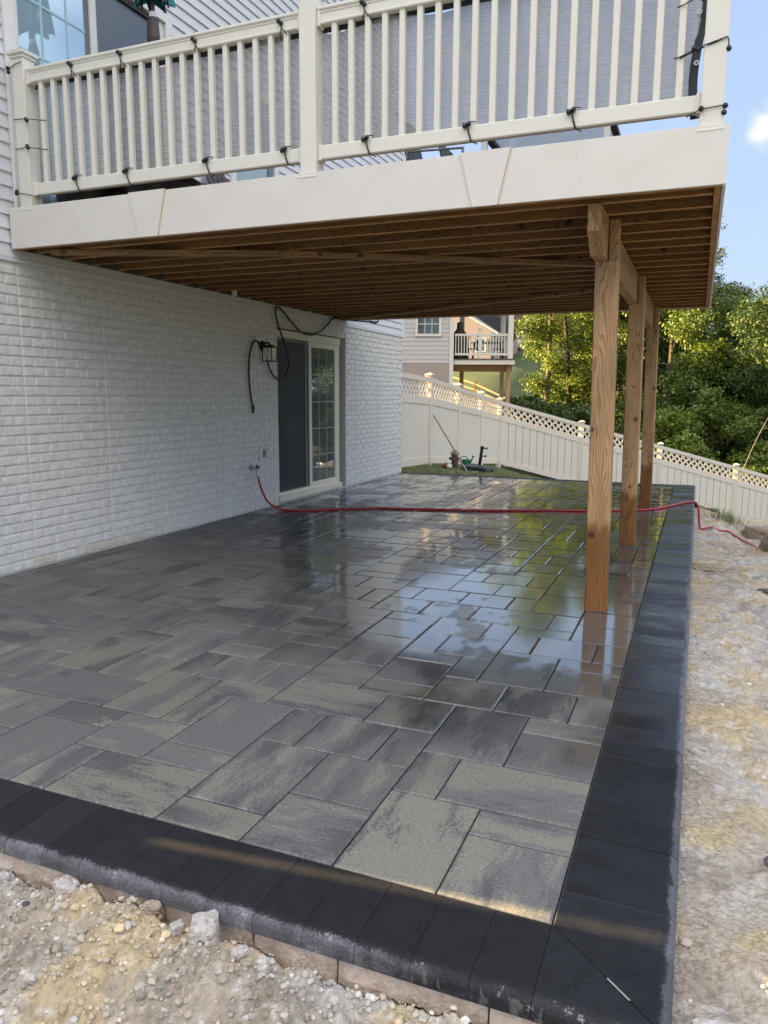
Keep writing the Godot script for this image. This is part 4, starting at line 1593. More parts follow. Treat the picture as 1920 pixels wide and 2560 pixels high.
func bungees() -> void:
	var z := -4.585
	var up := [[-4.37, 3.80, "fourth baluster from the left post"], [-3.92, 3.805, "eighth baluster from the left post"], [-3.29, 3.79, "thirteenth baluster from the left post"], [-2.63, 3.79, "last baluster before the middle post"], [-2.05, 3.80, "third baluster right of the middle post"]]
	for e in up:
		var x: float = e[0]
		var y: float = e[1]
		bungee("black ball bungee over the top rail at the " + e[2], [
			[Vector3(x - 0.004, 3.838, -4.60), Vector3(x, y, z), Vector3(x + 0.024, 3.745, -4.586), Vector3(x + 0.05, 3.712, -4.598), Vector3(x + 0.055, 3.70, -4.65)],
			[Vector3(x + 0.003, 3.838, -4.60), Vector3(x + 0.004, y, z), Vector3(x + 0.02, 3.75, -4.585), Vector3(x + 0.0, 3.715, -4.60), Vector3(x - 0.02, 3.71, -4.65)]],
			[Vector3(x, y, z + 0.004), Vector3(x + 0.014, y - 0.012, z - 0.002)])
	var low := [[-4.37, "fourth baluster from the left post"], [-3.90, "eighth baluster from the left post"], [-3.215, "thirteenth baluster from the left post"], [-2.605, "last baluster before the middle post"], [-2.025, "third baluster right of the middle post"], [-1.37, "ninth baluster right of the middle post"], [-0.765, "fourteenth baluster right of the middle post"]]
	for e in low:
		var x: float = e[0]
		bungee("black ball bungee over the bottom rail at the " + e[1], [
			[Vector3(x - 0.03, 3.035, -4.60), Vector3(x, 3.025, z), Vector3(x + 0.008, 2.975, z), Vector3(x + 0.022, 2.928, -4.592), Vector3(x + 0.05, 2.922, -4.64)],
			[Vector3(x + 0.05, 3.035, -4.60), Vector3(x + 0.02, 3.035, z), Vector3(x + 0.004, 3.02, z), Vector3(x + 0.012, 2.975, z), Vector3(x + 0.026, 2.928, -4.592)]],
			[Vector3(x - 0.014, 3.012, z + 0.004), Vector3(x + 0.012, 3.022, z + 0.006)])
	bungee("black ball bungee hooked round the top of the left railing post", [[Vector3(-4.79, 3.86, -4.55), Vector3(-4.86, 3.855, -4.555), Vector3(-4.92, 3.835, -4.56), Vector3(-4.93, 3.81, -4.57)]], [Vector3(-4.925, 3.835, -4.548), Vector3(-4.922, 3.808, -4.55)])
	bungee("upper of two ball bungees stretched across the left railing post", [[Vector3(-4.91, 3.475, -4.60), Vector3(-4.905, 3.475, -4.556), Vector3(-4.78, 3.465, -4.55), Vector3(-4.69, 3.46, -4.60), Vector3(-4.64, 3.455, -4.61)]], [Vector3(-4.775, 3.46, -4.545), Vector3(-4.765, 3.448, -4.545)])
	bungee("lower of two ball bungees stretched across the left railing post", [[Vector3(-4.91, 3.265, -4.60), Vector3(-4.905, 3.265, -4.556), Vector3(-4.78, 3.265, -4.55), Vector3(-4.69, 3.255, -4.60), Vector3(-4.64, 3.25, -4.61)]], [Vector3(-4.778, 3.272, -4.545), Vector3(-4.77, 3.258, -4.545)])
	bungee("black ball bungee round the foot of the left railing post", [[Vector3(-4.92, 2.95, -4.56), Vector3(-4.85, 2.94, -4.553), Vector3(-4.79, 2.925, -4.553), Vector3(-4.74, 2.92, -4.60)]], [Vector3(-4.915, 2.962, -4.548), Vector3(-4.92, 2.945, -4.548)])
	bungee("lower ball bungee strung from last baluster round the right railing post", [[Vector3(-0.24, 3.215, -4.60), Vector3(-0.21, 3.218, -4.595), Vector3(-0.13, 3.238, -4.575), Vector3(-0.09, 3.243, -4.556), Vector3(0.018, 3.268, -4.558), Vector3(0.024, 3.255, -4.57), Vector3(0.024, 3.225, -4.57)], [Vector3(-0.21, 3.212, -4.598), Vector3(-0.13, 3.23, -4.575), Vector3(0.0, 3.262, -4.556)]], [Vector3(-0.142, 3.24, -4.575), Vector3(-0.122, 3.232, -4.572), Vector3(0.026, 3.215, -4.57)])
	bungee("higher ball bungee strung from last baluster round the right railing post", [[Vector3(-0.24, 3.465, -4.60), Vector3(-0.21, 3.47, -4.595), Vector3(-0.13, 3.49, -4.575), Vector3(0.018, 3.52, -4.558)]], [Vector3(-0.126, 3.485, -4.575), Vector3(-0.108, 3.476, -4.572)])
	bungee("black ball bungee round the foot of the right railing post", [[Vector3(-0.16, 2.915, -4.60), Vector3(-0.09, 2.932, -4.556), Vector3(0.012, 2.938, -4.555), Vector3(0.024, 2.93, -4.57)]], [Vector3(-0.088, 2.932, -4.549), Vector3(0.028, 2.938, -4.565), Vector3(0.024, 2.905, -4.565)])

# ---------------------------------------------------------------- on the deck
func deck_furniture() -> void:
	var fy := 2.812
	for k in 2:
		var at: Vector3 = [Vector3(-4.70, fy, -5.10), Vector3(-4.02, fy, -5.10)][k]
		var t := thing("plastic_tub", ["black plastic tub on the deck nearest the house corner", "black plastic tub on the deck behind the left keystone plate"][k], "tub", at, "black tubs on the deck floor")
		var b := MB.new()
		b.lathe(PackedVector2Array([Vector2(0.001, 0.0), Vector2(0.22, 0.0), Vector2(0.28, 0.23), Vector2(0.315, 0.245), Vector2(0.325, 0.262), Vector2(0.305, 0.278), Vector2(0.27, 0.262), Vector2(0.215, 0.02), Vector2(0.001, 0.02)]), 30)
		part("tub", b, M.black_plastic, t)
	# closed umbrella with a teal canopy
	var at := Vector3(-4.41, fy, -5.60)
	var u := thing("umbrella", "closed teal patio umbrella with dark brown pole on the deck by the door", "umbrella", at)
	var b := MB.new()
	b.lathe(PackedVector2Array([Vector2(0.24, 0), Vector2(0.24, 0.05), Vector2(0.06, 0.09), Vector2(0.03, 0.30), Vector2(0.001, 0.30)]), 24)
	part("base", b, M.black_plastic, u)
	b = MB.new()
	b.tube(PackedVector3Array([Vector3(0, 0.1, 0), Vector3(0, 2.9, 0)]), 0.02, 0.02, 12)
	part("pole", b, M.umbrella_pole, u)
	b = MB.new()
	b.lathe(PackedVector2Array([Vector2(0.022, 1.42), Vector2(0.045, 1.48), Vector2(0.056, 1.56), Vector2(0.05, 1.66), Vector2(0.034, 1.72), Vector2(0.024, 1.725)]), 16)
	part("crank_housing", b, M.umbrella_pole, u)
	b = MB.new()
	b.lathe(PackedVector2Array([Vector2(0.027, 1.72), Vector2(0.03, 1.724), Vector2(0.03, 1.76), Vector2(0.025, 1.765)]), 14)
	part("collar", b, M.white_plastic, u)
	for k in 8:
		var a := TAU * k / 8 + 0.2
		var o := Vector3(cos(a), 0, sin(a))
		b = MB.new()
		b.tube(PackedVector3Array([Vector3(0, 2.75, 0), o * 0.12 + Vector3(0, 2.1, 0), o * 0.13 + Vector3(0, 1.81, 0)]), 0.009, 0.009, 6)
		part("rib", b, M.umbrella_pole, u)
	b = MB.new()
	for k in 16:
		var a0 := TAU * k / 16
		var a1 := TAU * (k + 1) / 16
		var r0 := 0.19 if k % 2 == 0 else 0.09
		var r1 := 0.09 if k % 2 == 0 else 0.19
		for j in 5:
			var f0 := j / 5.0
			var f1 := (j + 1) / 5.0
			var p := func(a: float, r: float, f: float) -> Vector3: return Vector3(cos(a), 0, sin(a)) * r * (1.0 - f * 0.8) + Vector3(0, 1.83 + f * 1.0 + (0.03 if r < 0.1 and f == 0.0 else 0.0), 0)
			b.quad(p.call(a0, r0, f0), p.call(a1, r1, f0), p.call(a1, r1, f1), p.call(a0, r0, f1), Vector3(cos(a0), 0.1, sin(a0)))
	part("canopy", b, M.teal_fabric, u)
	for k in 3:
		b = MB.new()
		var a := 0.5 + k * 1.1
		b.lathe(PackedVector2Array([Vector2(0.012, -0.004), Vector2(0.026, -0.004), Vector2(0.026, 0.005), Vector2(0.012, 0.005)]), 16, Transform3D(Basis(Vector3.UP, -a + PI / 2) * Basis(Vector3.RIGHT, PI / 2), Vector3(cos(a) * 0.185, 1.90, sin(a) * 0.185)))
		part("rib_end", b, M.white_plastic, u)
	# brown slatted chair by the wall
	at = Vector3(-4.62, fy, -7.35)
	var c := thing("adirondack_chair", "brown slatted garden chair on the deck against the house", "chair", at)
	for k in 6:
		b = MB.new()
		var zz := (k - 2.5) * 0.085
		b.bar(Vector3(-0.12, 0.34, zz * 0.8), Vector3(-0.36, 1.02 - absf(k - 2.5) * 0.03, zz * 1.15), 0.018, 0.075, 0.004, Vector3.BACK)
		part("back_slat", b, M.brown_resin, c)
	for k in 5:
		b = MB.new()
		b.box(Vector3(-0.08 + k * 0.1, 0.33 + k * 0.018, 0), Vector3(0.085, 0.018, 0.5), 0.004)
		part("seat_slat", b, M.brown_resin, c)
	for s in [-1, 1]:
		b = MB.new()
		b.box(Vector3(0.12, 0.56, 0.32 * s), Vector3(0.62, 0.022, 0.12), 0.006)
		part("arm", b, M.brown_resin, c)
		for x in [0.35, -0.18]:
			b = MB.new()
			b.box(Vector3(x, 0.275, 0.285 * s), Vector3(0.07, 0.55, 0.025), 0.004)
			part("leg", b, M.brown_resin, c)
	# table
	at = Vector3(-1.25, fy, -6.75)
	c = thing("patio_table", "glass topped patio table with white legs on the deck", "table", at)
	b = MB.new()
	b.box(Vector3(0, 0.745, 0), Vector3(0.98, 0.012, 0.98), 0.003)
	part("table_top", b, M.table_top, c)
	part("table_frame", frame_flat(1.04, 0.72, 0.05), M.sling, c)
	for s in [-1, 1]:
		for k in [-1, 1]:
			b = MB.new()
			b.box(Vector3(0.475 * s, 0.36, 0.475 * k), Vector3(0.045, 0.72, 0.045), 0.004)
			part("leg", b, M.white_plastic, c)
	for k in 2:
		var pos: Vector3 = [Vector3(-2.15, fy, -6.55), Vector3(-2.05, fy, -7.35)][k]
		var ch := thing("patio_chair", ["dark sling patio chair left of the glass table, nearer the railing", "dark sling patio chair left of the glass table, farther from the railing"][k], "chair", pos, "dark chairs round the glass table")
		b = MB.new()
		b.box(Vector3(0, 0.43, 0), Vector3(0.5, 0.02, 0.48), 0.006)
		part("seat", b, M.sling, ch)
		b = MB.new()
		b.bar(Vector3(-0.22, 0.46, 0), Vector3(-0.36, 0.98, 0), 0.46, 0.02, 0.006, Vector3.RIGHT)
		part("backrest", b, M.sling, ch)
		for s in [-1, 1]:
			b = MB.new()
			b.tube(PackedVector3Array([Vector3(0.24, 0, 0.26 * s), Vector3(0.24, 0.62, 0.26 * s), Vector3(-0.24, 0.64, 0.26 * s), Vector3(-0.30, 0, 0.26 * s)]), 0.014, 0.014, 8)
			part("leg", b, M.grey_plastic, ch)

func frame_flat(size: float, y: float, w: float) -> MB:
	var b := MB.new()
	var h := size * 0.5 - w * 0.5
	b.box(Vector3(-h, y, 0), Vector3(w, 0.04, size), 0.003)
	b.box(Vector3(h, y, 0), Vector3(w, 0.04, size), 0.003)
	b.box(Vector3(0, y, -h), Vector3(size - 2 * w, 0.039, w), 0.003)
	b.box(Vector3(0, y, h), Vector3(size - 2 * w, 0.039, w), 0.003)
	return b

# ---------------------------------------------------------------- on the wall
func spline(pts: Array, step := 0.02) -> PackedVector3Array:
	var c := Curve3D.new()
	c.bake_interval = step
	for i in pts.size():
		var a: Vector3 = pts[maxi(i - 1, 0)]
		var z: Vector3 = pts[mini(i + 1, pts.size() - 1)]
		var t := (z - a) / 6.0
		c.add_point(pts[i], -t, t)
	return c.get_baked_points()

func wall_things() -> void:
	# wall lantern
	var at := Vector3(WALL + 0.014, 2.00, -8.16)
	var t := thing("wall_lantern", "black wall lantern on a white mounting block left of the lower sliding door", "lamp", at)
	var b := MB.new()
	b.box(Vector3(0.012, 0, 0), Vector3(0.036, 0.27, 0.21), 0.006)
	part("mounting_block", b, M.white_plastic, t)
	b = MB.new()
	b.lathe(PackedVector2Array([Vector2(0.001, 0.03), Vector2(0.045, 0.028), Vector2(0.062, 0.016), Vector2(0.062, 0.0)]), 20, Transform3D(Basis(Vector3.BACK, -PI / 2), Vector3(0.031, 0.02, -0.02)))
	part("back_plate", b, M.dark_bronze, t)
	b = MB.new()
	b.tube(spline([Vector3(0.03, 0.02, 0), Vector3(0.08, 0.05, 0), Vector3(0.13, 0.055, 0.0), Vector3(0.15, 0.03, 0.0)]), 0.011, 0.011, 8)
	part("arm", b, M.dark_bronze, t)
	b = MB.new()
	var w := 0.062
	b.box(Vector3(0.15, 0.0, 0), Vector3(0.16, 0.014, 0.16), 0.004)
	b.box(Vector3(0.15, 0.018, 0), Vector3(0.09, 0.024, 0.09), 0.004)
	b.tube(PackedVector3Array([Vector3(0.15, 0.03, 0), Vector3(0.15, 0.055, 0)]), 0.008, 0.008, 8)
	b.box(Vector3(0.15, -0.165, 0), Vector3(0.14, 0.012, 0.14), 0.003)
	for s in [-1, 1]:
		for k in [-1, 1]:
			b.box(Vector3(0.15 + w * s, -0.082, w * k), Vector3(0.009, 0.154, 0.009))
	part("cage", b, M.dark_bronze, t)
	for k in 4:
		b = MB.new()
		var o := Vector3(cos(PI / 2 * k), 0, sin(PI / 2 * k))
		b.box(Vector3(0.15, -0.082, 0) + o * w, Vector3(0.002 if k % 2 == 0 else 0.112, 0.15, 0.112 if k % 2 == 0 else 0.002))
		part("pane", b, M.lantern_glass, t)
	b = MB.new()
	b.ball(Vector3(0.15, -0.07, 0), 0.026, 14, 1.2)
	part("bulb", b, M.white_plastic, t)
	# black hose-like cable
	var x := WALL + 0.06
	var loop := [Vector3(x + 0.25, 2.56, -11.2), Vector3(x + 0.12, 2.535, -10.67), Vector3(x, 2.53, -10.19), Vector3(x, 2.43, -9.96), Vector3(x, 2.32, -9.74), Vector3(x, 2.24, -9.43), Vector3(x, 2.27, -9.13), Vector3(x, 2.37, -8.89), Vector3(x, 2.48, -8.68), Vector3(x, 2.525, -8.54), Vector3(x, 2.46, -8.49), Vector3(x, 2.29, -8.56), Vector3(x, 2.12, -8.68), Vector3(x, 1.97, -8.78), Vector3(x, 1.82, -8.81), Vector3(x, 1.69, -8.73), Vector3(x, 1.625, -8.57), Vector3(x, 1.68, -8.40), Vector3(x, 1.79, -8.30), Vector3(x + 0.02, 1.86, -8.24), Vector3(x + 0.01, 1.97, -8.17), Vector3(x, 2.075, -8.02), Vector3(x - 0.01, 1.98, -7.92), Vector3(x - 0.015, 1.81, -7.88), Vector3(x - 0.02, 1.62, -7.88), Vector3(x - 0.02, 1.46, -7.90), Vector3(x - 0.02, 1.34, -7.935), Vector3(x - 0.02, 1.27, -7.955)]
	at = Vector3(x, 1.27, -7.955)
	t = thing("black_cable", "thick black cable looping from under the deck over the lantern, its plug dangling", "cable", at)
	var pl := PackedVector3Array()
	for p in spline(loop):
		pl.append(p - at)
	b = MB.new()
	b.tube(pl, 0.0115, 0.0115, 8)
	part("cable", b, M.black_rubber, t)
	b = MB.new()
	b.tube(PackedVector3Array([Vector3(-0.02, 0.03, 0.0), Vector3(-0.02, -0.06, -0.008)]), 0.019, 0.016, 12)
	part("plug", b, M.black_plastic, t)
	b = MB.new()
	b.tube(PackedVector3Array([Vector3(-0.02, -0.06, -0.008), Vector3(-0.02, -0.092, -0.012)]), 0.011, 0.011, 10)
	part("plug_tip", b, M.white_plastic, t)
	b = MB.new()
	b.tube(PackedVector3Array([Vector3(0.30, 1.30, -2.8), Vector3(0.33, 1.24, -2.8), Vector3(0.40, 1.22, -2.79), Vector3(0.45, 1.25, -2.78), Vector3(0.46, 1.31, -2.78)]), 0.011, 0.011, 8)
	part("cable_end", b, M.black_rubber, t)
	# outlet
	at = Vector3(WALL + 0.012, 0.70, -8.24)
	t = thing("outlet", "white weatherproof outlet with a clear bubble cover beside the sliding door", "outlet", at)
	b = MB.new()
	b.box(Vector3(0.012, 0, 0.06), Vector3(0.024, 0.17, 0.13), 0.005)
	part("plate", b, M.white_plastic, t)
	b = MB.new()
	b.box(Vector3(0.028, 0.005, 0.05), Vector3(0.012, 0.10, 0.055), 0.004)
	part("socket", b, M.grey_plastic, t)
	b = MB.new()
	b.box(Vector3(0.05, 0.005, -0.05), Vector3(0.075, 0.13, 0.085), 0.014)
	part("bubble_cover", b, M.clear_plastic, t)
	# hose tap
	at = Vector3(WALL + 0.012, 0.545, -7.93)
	t = thing("garden_tap", "brass garden tap with a black wheel handle on the brick wall", "tap", at)
	b = MB.new()
	b.box(Vector3(0.003, 0, 0), Vector3(0.006, 0.075, 0.075), 0.002, Transform3D(Basis(Vector3.RIGHT, PI / 4), Vector3.ZERO))
	part("flange", b, M.brass_grey, t)
	b = MB.new()
	b.tube(PackedVector3Array([Vector3(0.0, 0.0, 0), Vector3(0.075, 0, 0)]), 0.014, 0.014, 12)
	b.tube(PackedVector3Array([Vector3(0.05, 0.0, 0), Vector3(0.085, -0.045, 0)]), 0.013, 0.013, 12)
	b.tube(PackedVector3Array([Vector3(0.083, -0.04, 0), Vector3(0.088, -0.062, 0)]), 0.018, 0.018, 12)
	part("spout", b, M.brass_grey, t)
	b = MB.new()
	b.lathe(PackedVector2Array([Vector2(0.006, -0.004), Vector2(0.030, -0.004), Vector2(0.033, 0.004), Vector2(0.028, 0.011), Vector2(0.006, 0.008)]), 16, Transform3D(Basis(Vector3.BACK, -PI / 2 + 0.5), Vector3(0.088, 0.012, 0)))
	part("wheel_handle", b, M.black_plastic, t)
	# stub of a white pipe under the deck
	at = Vector3(-4.90, 2.53, -7.46)
	t = thing("drain_pipe", "short white plastic pipe end hanging below the deck joists", "pipe", at)
	b = MB.new()
	b.tube(PackedVector3Array([Vector3(0, 0.20, 0), Vector3(0, 0.0, 0)]), 0.028, 0.028, 18, false)
	b.tube(PackedVector3Array([Vector3(0, 0.20, 0), Vector3(0, 0.001, 0)]), 0.024, 0.024, 18, false)
	part("pipe", b, M.white_plastic, t)

func hose() -> void:
	var r := 0.0135
	var pts := [Vector3(-4.945, 0.48, -7.93), Vector3(-4.935, 0.42, -7.935), Vector3(-4.91, 0.27, -7.97), Vector3(-4.86, 0.12, -8.03), Vector3(-4.74, 0.03, -8.10), Vector3(-4.58, r, -8.14), Vector3(-4.34, r, -8.26), Vector3(-4.10, r, -8.46), Vector3(-3.62, r, -8.77), Vector3(-3.05, r, -8.93), Vector3(-2.49, r, -9.09), Vector3(-1.69, r, -9.45), Vector3(-0.885, r, -9.78), Vector3(-0.47, r, -10.10), Vector3(-0.28, r, -10.47), Vector3(-0.10, r + 0.004, -10.88), Vector3(0.02, r, -11.03)]
	# over the nose and down the bank
	for p in [[0.075, -11.02, -0.05], [0.115, -10.96, 0.0], [0.17, -10.95, 0.0], [0.25, -11.10, 0.0], [0.36, -11.35, 0.0], [0.48, -11.42, 0.0], [0.57, -11.30, 0.0], [0.63, -10.9, 0.0], [0.70, -10.3, 0.0], [0.80, -9.7, 0.0], [0.90, -9.15, 0.0], [1.02, -8.6, 0.0], [1.3, -8.0, 0.0], [1.8, -7.6, 0.0], [2.6, -7.4, 0.0]]:
		pts.append(Vector3(p[0], p[2] if p[2] < 0.0 else soil_height(p[0], p[1]) + r + 0.012, p[1]))
	var at := Vector3(-4.945, 0.0, -7.93)
	var t := thing("garden_hose", "red garden hose running from the tap across the wet patio and down the soil", "hose", at)
	var pl := PackedVector3Array()
	for p in spline(pts, 0.03):
		pl.append(p - at)
	var b := MB.new()
	b.tube(pl, r, r, 10)
	part("hose", b, M.red_hose, t)
	b = MB.new()
	b.tube(PackedVector3Array([Vector3(0, 0.485, 0), Vector3(0.004, 0.435, -0.002)]), 0.017, 0.016, 12)
	part("coupling", b, M.brass_grey, t)

# ---------------------------------------------------------------- fence
func fence_post(at: Vector3) -> Array:
	var b := MB.new()
	b.box(Vector3(0, 0.60, 0) + at, Vector3(0.127, 2.52, 0.127), 0.005)
	var c := MB.new()
	c.box(at + Vector3(0, 1.867, 0), Vector3(0.150, 0.026, 0.150), 0.005)
	c.box(at + Vector3(0, 1.888, 0), Vector3(0.178, 0.020, 0.178), 0.006)
	for k in 4:
		var a := PI / 2 * k
		var p := Vector3(cos(a) + sin(a), 0, sin(a) - cos(a)) * 0.086
		var q := Vector3(cos(a) - sin(a), 0, sin(a) + cos(a)) * 0.086
		c.tri(at + Vector3(0, 1.898, 0) + p, at + Vector3(0, 1.898, 0) + q, at + Vector3(0, 1.935, 0), Vector3(cos(a), 1, sin(a)))
	return [b, c]

# a sheared slab between two posts: heights y0..y1 above the sloping foot line
func raked(b: MB, p: Vector3, q: Vector3, f0: float, f1: float, y0: float, y1: float, thick: float) -> void:
	var u := q - p
	var flat := Vector3(u.x, 0, u.z).normalized()
	var nn := flat.cross(Vector3.UP) * thick * 0.5
	var a := p + u * f0
	var e := p + u * f1
	var c := []
	for s in [-1.0, 1.0]:
		c.append([a + Vector3(0, y0, 0) + nn * s, e + Vector3(0, y0, 0) + nn * s, e + Vector3(0, y1, 0) + nn * s, a + Vector3(0, y1, 0) + nn * s])
	b.quad(c[0][0], c[0][1], c[0][2], c[0][3], -nn)
	b.quad(c[1][0], c[1][1], c[1][2], c[1][3], nn)
	b.quad(c[0][3], c[0][2], c[1][2], c[1][3], Vector3.UP)
	b.quad(c[0][0], c[0][1], c[1][1], c[1][0], Vector3.DOWN)
	b.quad(c[0][0], c[0][3], c[1][3], c[1][0], -flat)
	b.quad(c[0][1], c[0][2], c[1][2], c[1][1], flat)

func lattice(p: Vector3, q: Vector3, y0: float, y1: float, shift: Vector3) -> MB:
	var b := MB.new()
	var u := q - p
	var length := Vector2(u.x, u.z).length()
	var flat := Vector3(u.x, 0, u.z) / length
	var nn := flat.cross(Vector3.UP)
	var h := y1 - y0
	var slope := u.y / length
	for dir in 2:
		var s := -h
		while s < length:
			# the slat climbs from (s, 0) to (s + h, h), or falls
			var a := Vector2(s, 0)
			var e := Vector2(s + h, h)
			if a.x < 0.0:
				a = Vector2(0, -s)
			if e.x > length:
				e = Vector2(length, length - s)
			if dir == 1:
				a.y = h - a.y
				e.y = h - e.y
			if e.x - a.x > 0.02:
				var w := Vector2(-(e - a).normalized().y, (e - a).normalized().x) * 0.023
				var z0 := nn * (0.001 if dir == 0 else -0.0075)
				var z1 := nn * (0.0075 if dir == 0 else -0.001)
				var at := func(t: Vector2, z: Vector3) -> Vector3: return p + shift + flat * t.x + Vector3(0, y0 + t.y + slope * t.x, 0) + z
				b.quad(at.call(a - w, z0), at.call(e - w, z0), at.call(e + w, z0), at.call(a + w, z0), z0 - z1)
				b.quad(at.call(a - w, z1), at.call(e - w, z1), at.call(e + w, z1), at.call(a + w, z1), z1 - z0)
				b.quad(at.call(a + w, z0), at.call(e + w, z0), at.call(e + w, z1), at.call(a + w, z1), Vector3.UP)
				b.quad(at.call(a - w, z0), at.call(e - w, z0), at.call(e - w, z1), at.call(a - w, z1), Vector3.DOWN)
			s += 0.185
	return b

func fence_run(f: Node3D, at: Vector3, posts: Array, boards: int, first: bool) -> void:
	for i in posts.size():
		if i == 0 and not first:
			continue
		var pc := fence_post(posts[i])
		var p := part("post", sh(pc[0], at), M.fence_vinyl, f)
		part("cap", sh(pc[1], at), M.fence_vinyl, p)
	for i in posts.size() - 1:
		var p: Vector3 = posts[i]
		var q: Vector3 = posts[i + 1]
		var u := (q - p) / Vector2(q.x - p.x, q.z - p.z).length()
		p += u * 0.06
		q -= u * 0.06
		for r in [[0.06, 0.20, 0.052], [1.285, 1.43, 0.052], [1.735, 1.835, 0.052]]:
			var b := MB.new()
			raked(b, p, q, 0, 1, r[0], r[1], r[2])
			part("rail", sh(b, at), M.fence_vinyl, f)
		for k in boards:
			var b := MB.new()
			var g := 0.0075 / (q - p).length()
			raked(b, p, q, float(k) / boards + g, float(k + 1) / boards - g, 0.19, 1.30, 0.022)
			part("board", sh(b, at), M.fence_board, f)
		var bk := MB.new()
		raked(bk, p, q, 0, 1, 0.192, 1.298, 0.010)
		part("backing", sh(bk, at), M.fence_groove_shade, f)
		var l := part("lattice", lattice(p, q, 1.425, 1.74, -at), M.fence_vinyl, f)
		l.set_meta("kind", "stuff")

func fence() -> void:
	var at := Vector3(-5.2, -0.57, -21.2)
	var f := thing("vinyl_fence", "beige vinyl privacy fence with lattice top stepping down the slope behind the patio", "fence", at)
	var left := []
	for i in 5:
		var t := (i - 1) / 3.0
		left.append(Vector3(lerpf(-5.17, -5.2, t), lerpf(-0.05, -0.57, t), lerpf(-15.0, -21.2, t)))
	left[0] = Vector3(-5.17, 0.02, -13.16)
	fence_run(f, at, left, 10, true)
	var right := []
	for i in 8:
		var t := i / 3.0
		right.append(Vector3(-5.2 + 6.35 * t, -0.57 - 1.92 * t, -21.2 - 3.7 * t))
	fence_run(f, at, right, 11, false)

func added_slit_fence() -> void:
	# unseen fence added so that its slit lets one stripe of sun through
	var at := Vector3(-5.1, 0, 3.0)
	var f := thing("added_slit_fence", "unseen beige vinyl fence added by the near house corner to shape a sun stripe", "fence", at)
	var z0 := -1.425
	for k in 6:
		var b := MB.new()
		b.box(Vector3(-5.10, 0.95, z0 + 0.064 + k * 2.44), Vector3(0.127, 2.5, 0.127), 0.005)
		part("post", sh(b, at), M.fence_vinyl, f)
	for k in 5:
		for j in 11:
			var b := MB.new()
			b.box(Vector3(-5.10, 0.95, z0 + 0.127 + k * 2.44 + 0.105 + j * 0.2102), Vector3(0.022, 2.3, 0.2095))
			part("board", sh(b, at), M.fence_board, f)
		for y in [0.05, 1.05, 2.12]:
			var b := MB.new()
			b.box(Vector3(-5.10, y, z0 + 0.127 + k * 2.44 + 1.156), Vector3(0.052, 0.12, 2.31), 0.004)
			part("rail", sh(b, at), M.fence_vinyl, f)
	var b := MB.new()
	b.box(Vector3(-5.10, 0.40, -1.45), Vector3(0.03, 1.36, 0.07), 0.003)
	part("filler", sh(b, at), M.fence_vinyl, f)

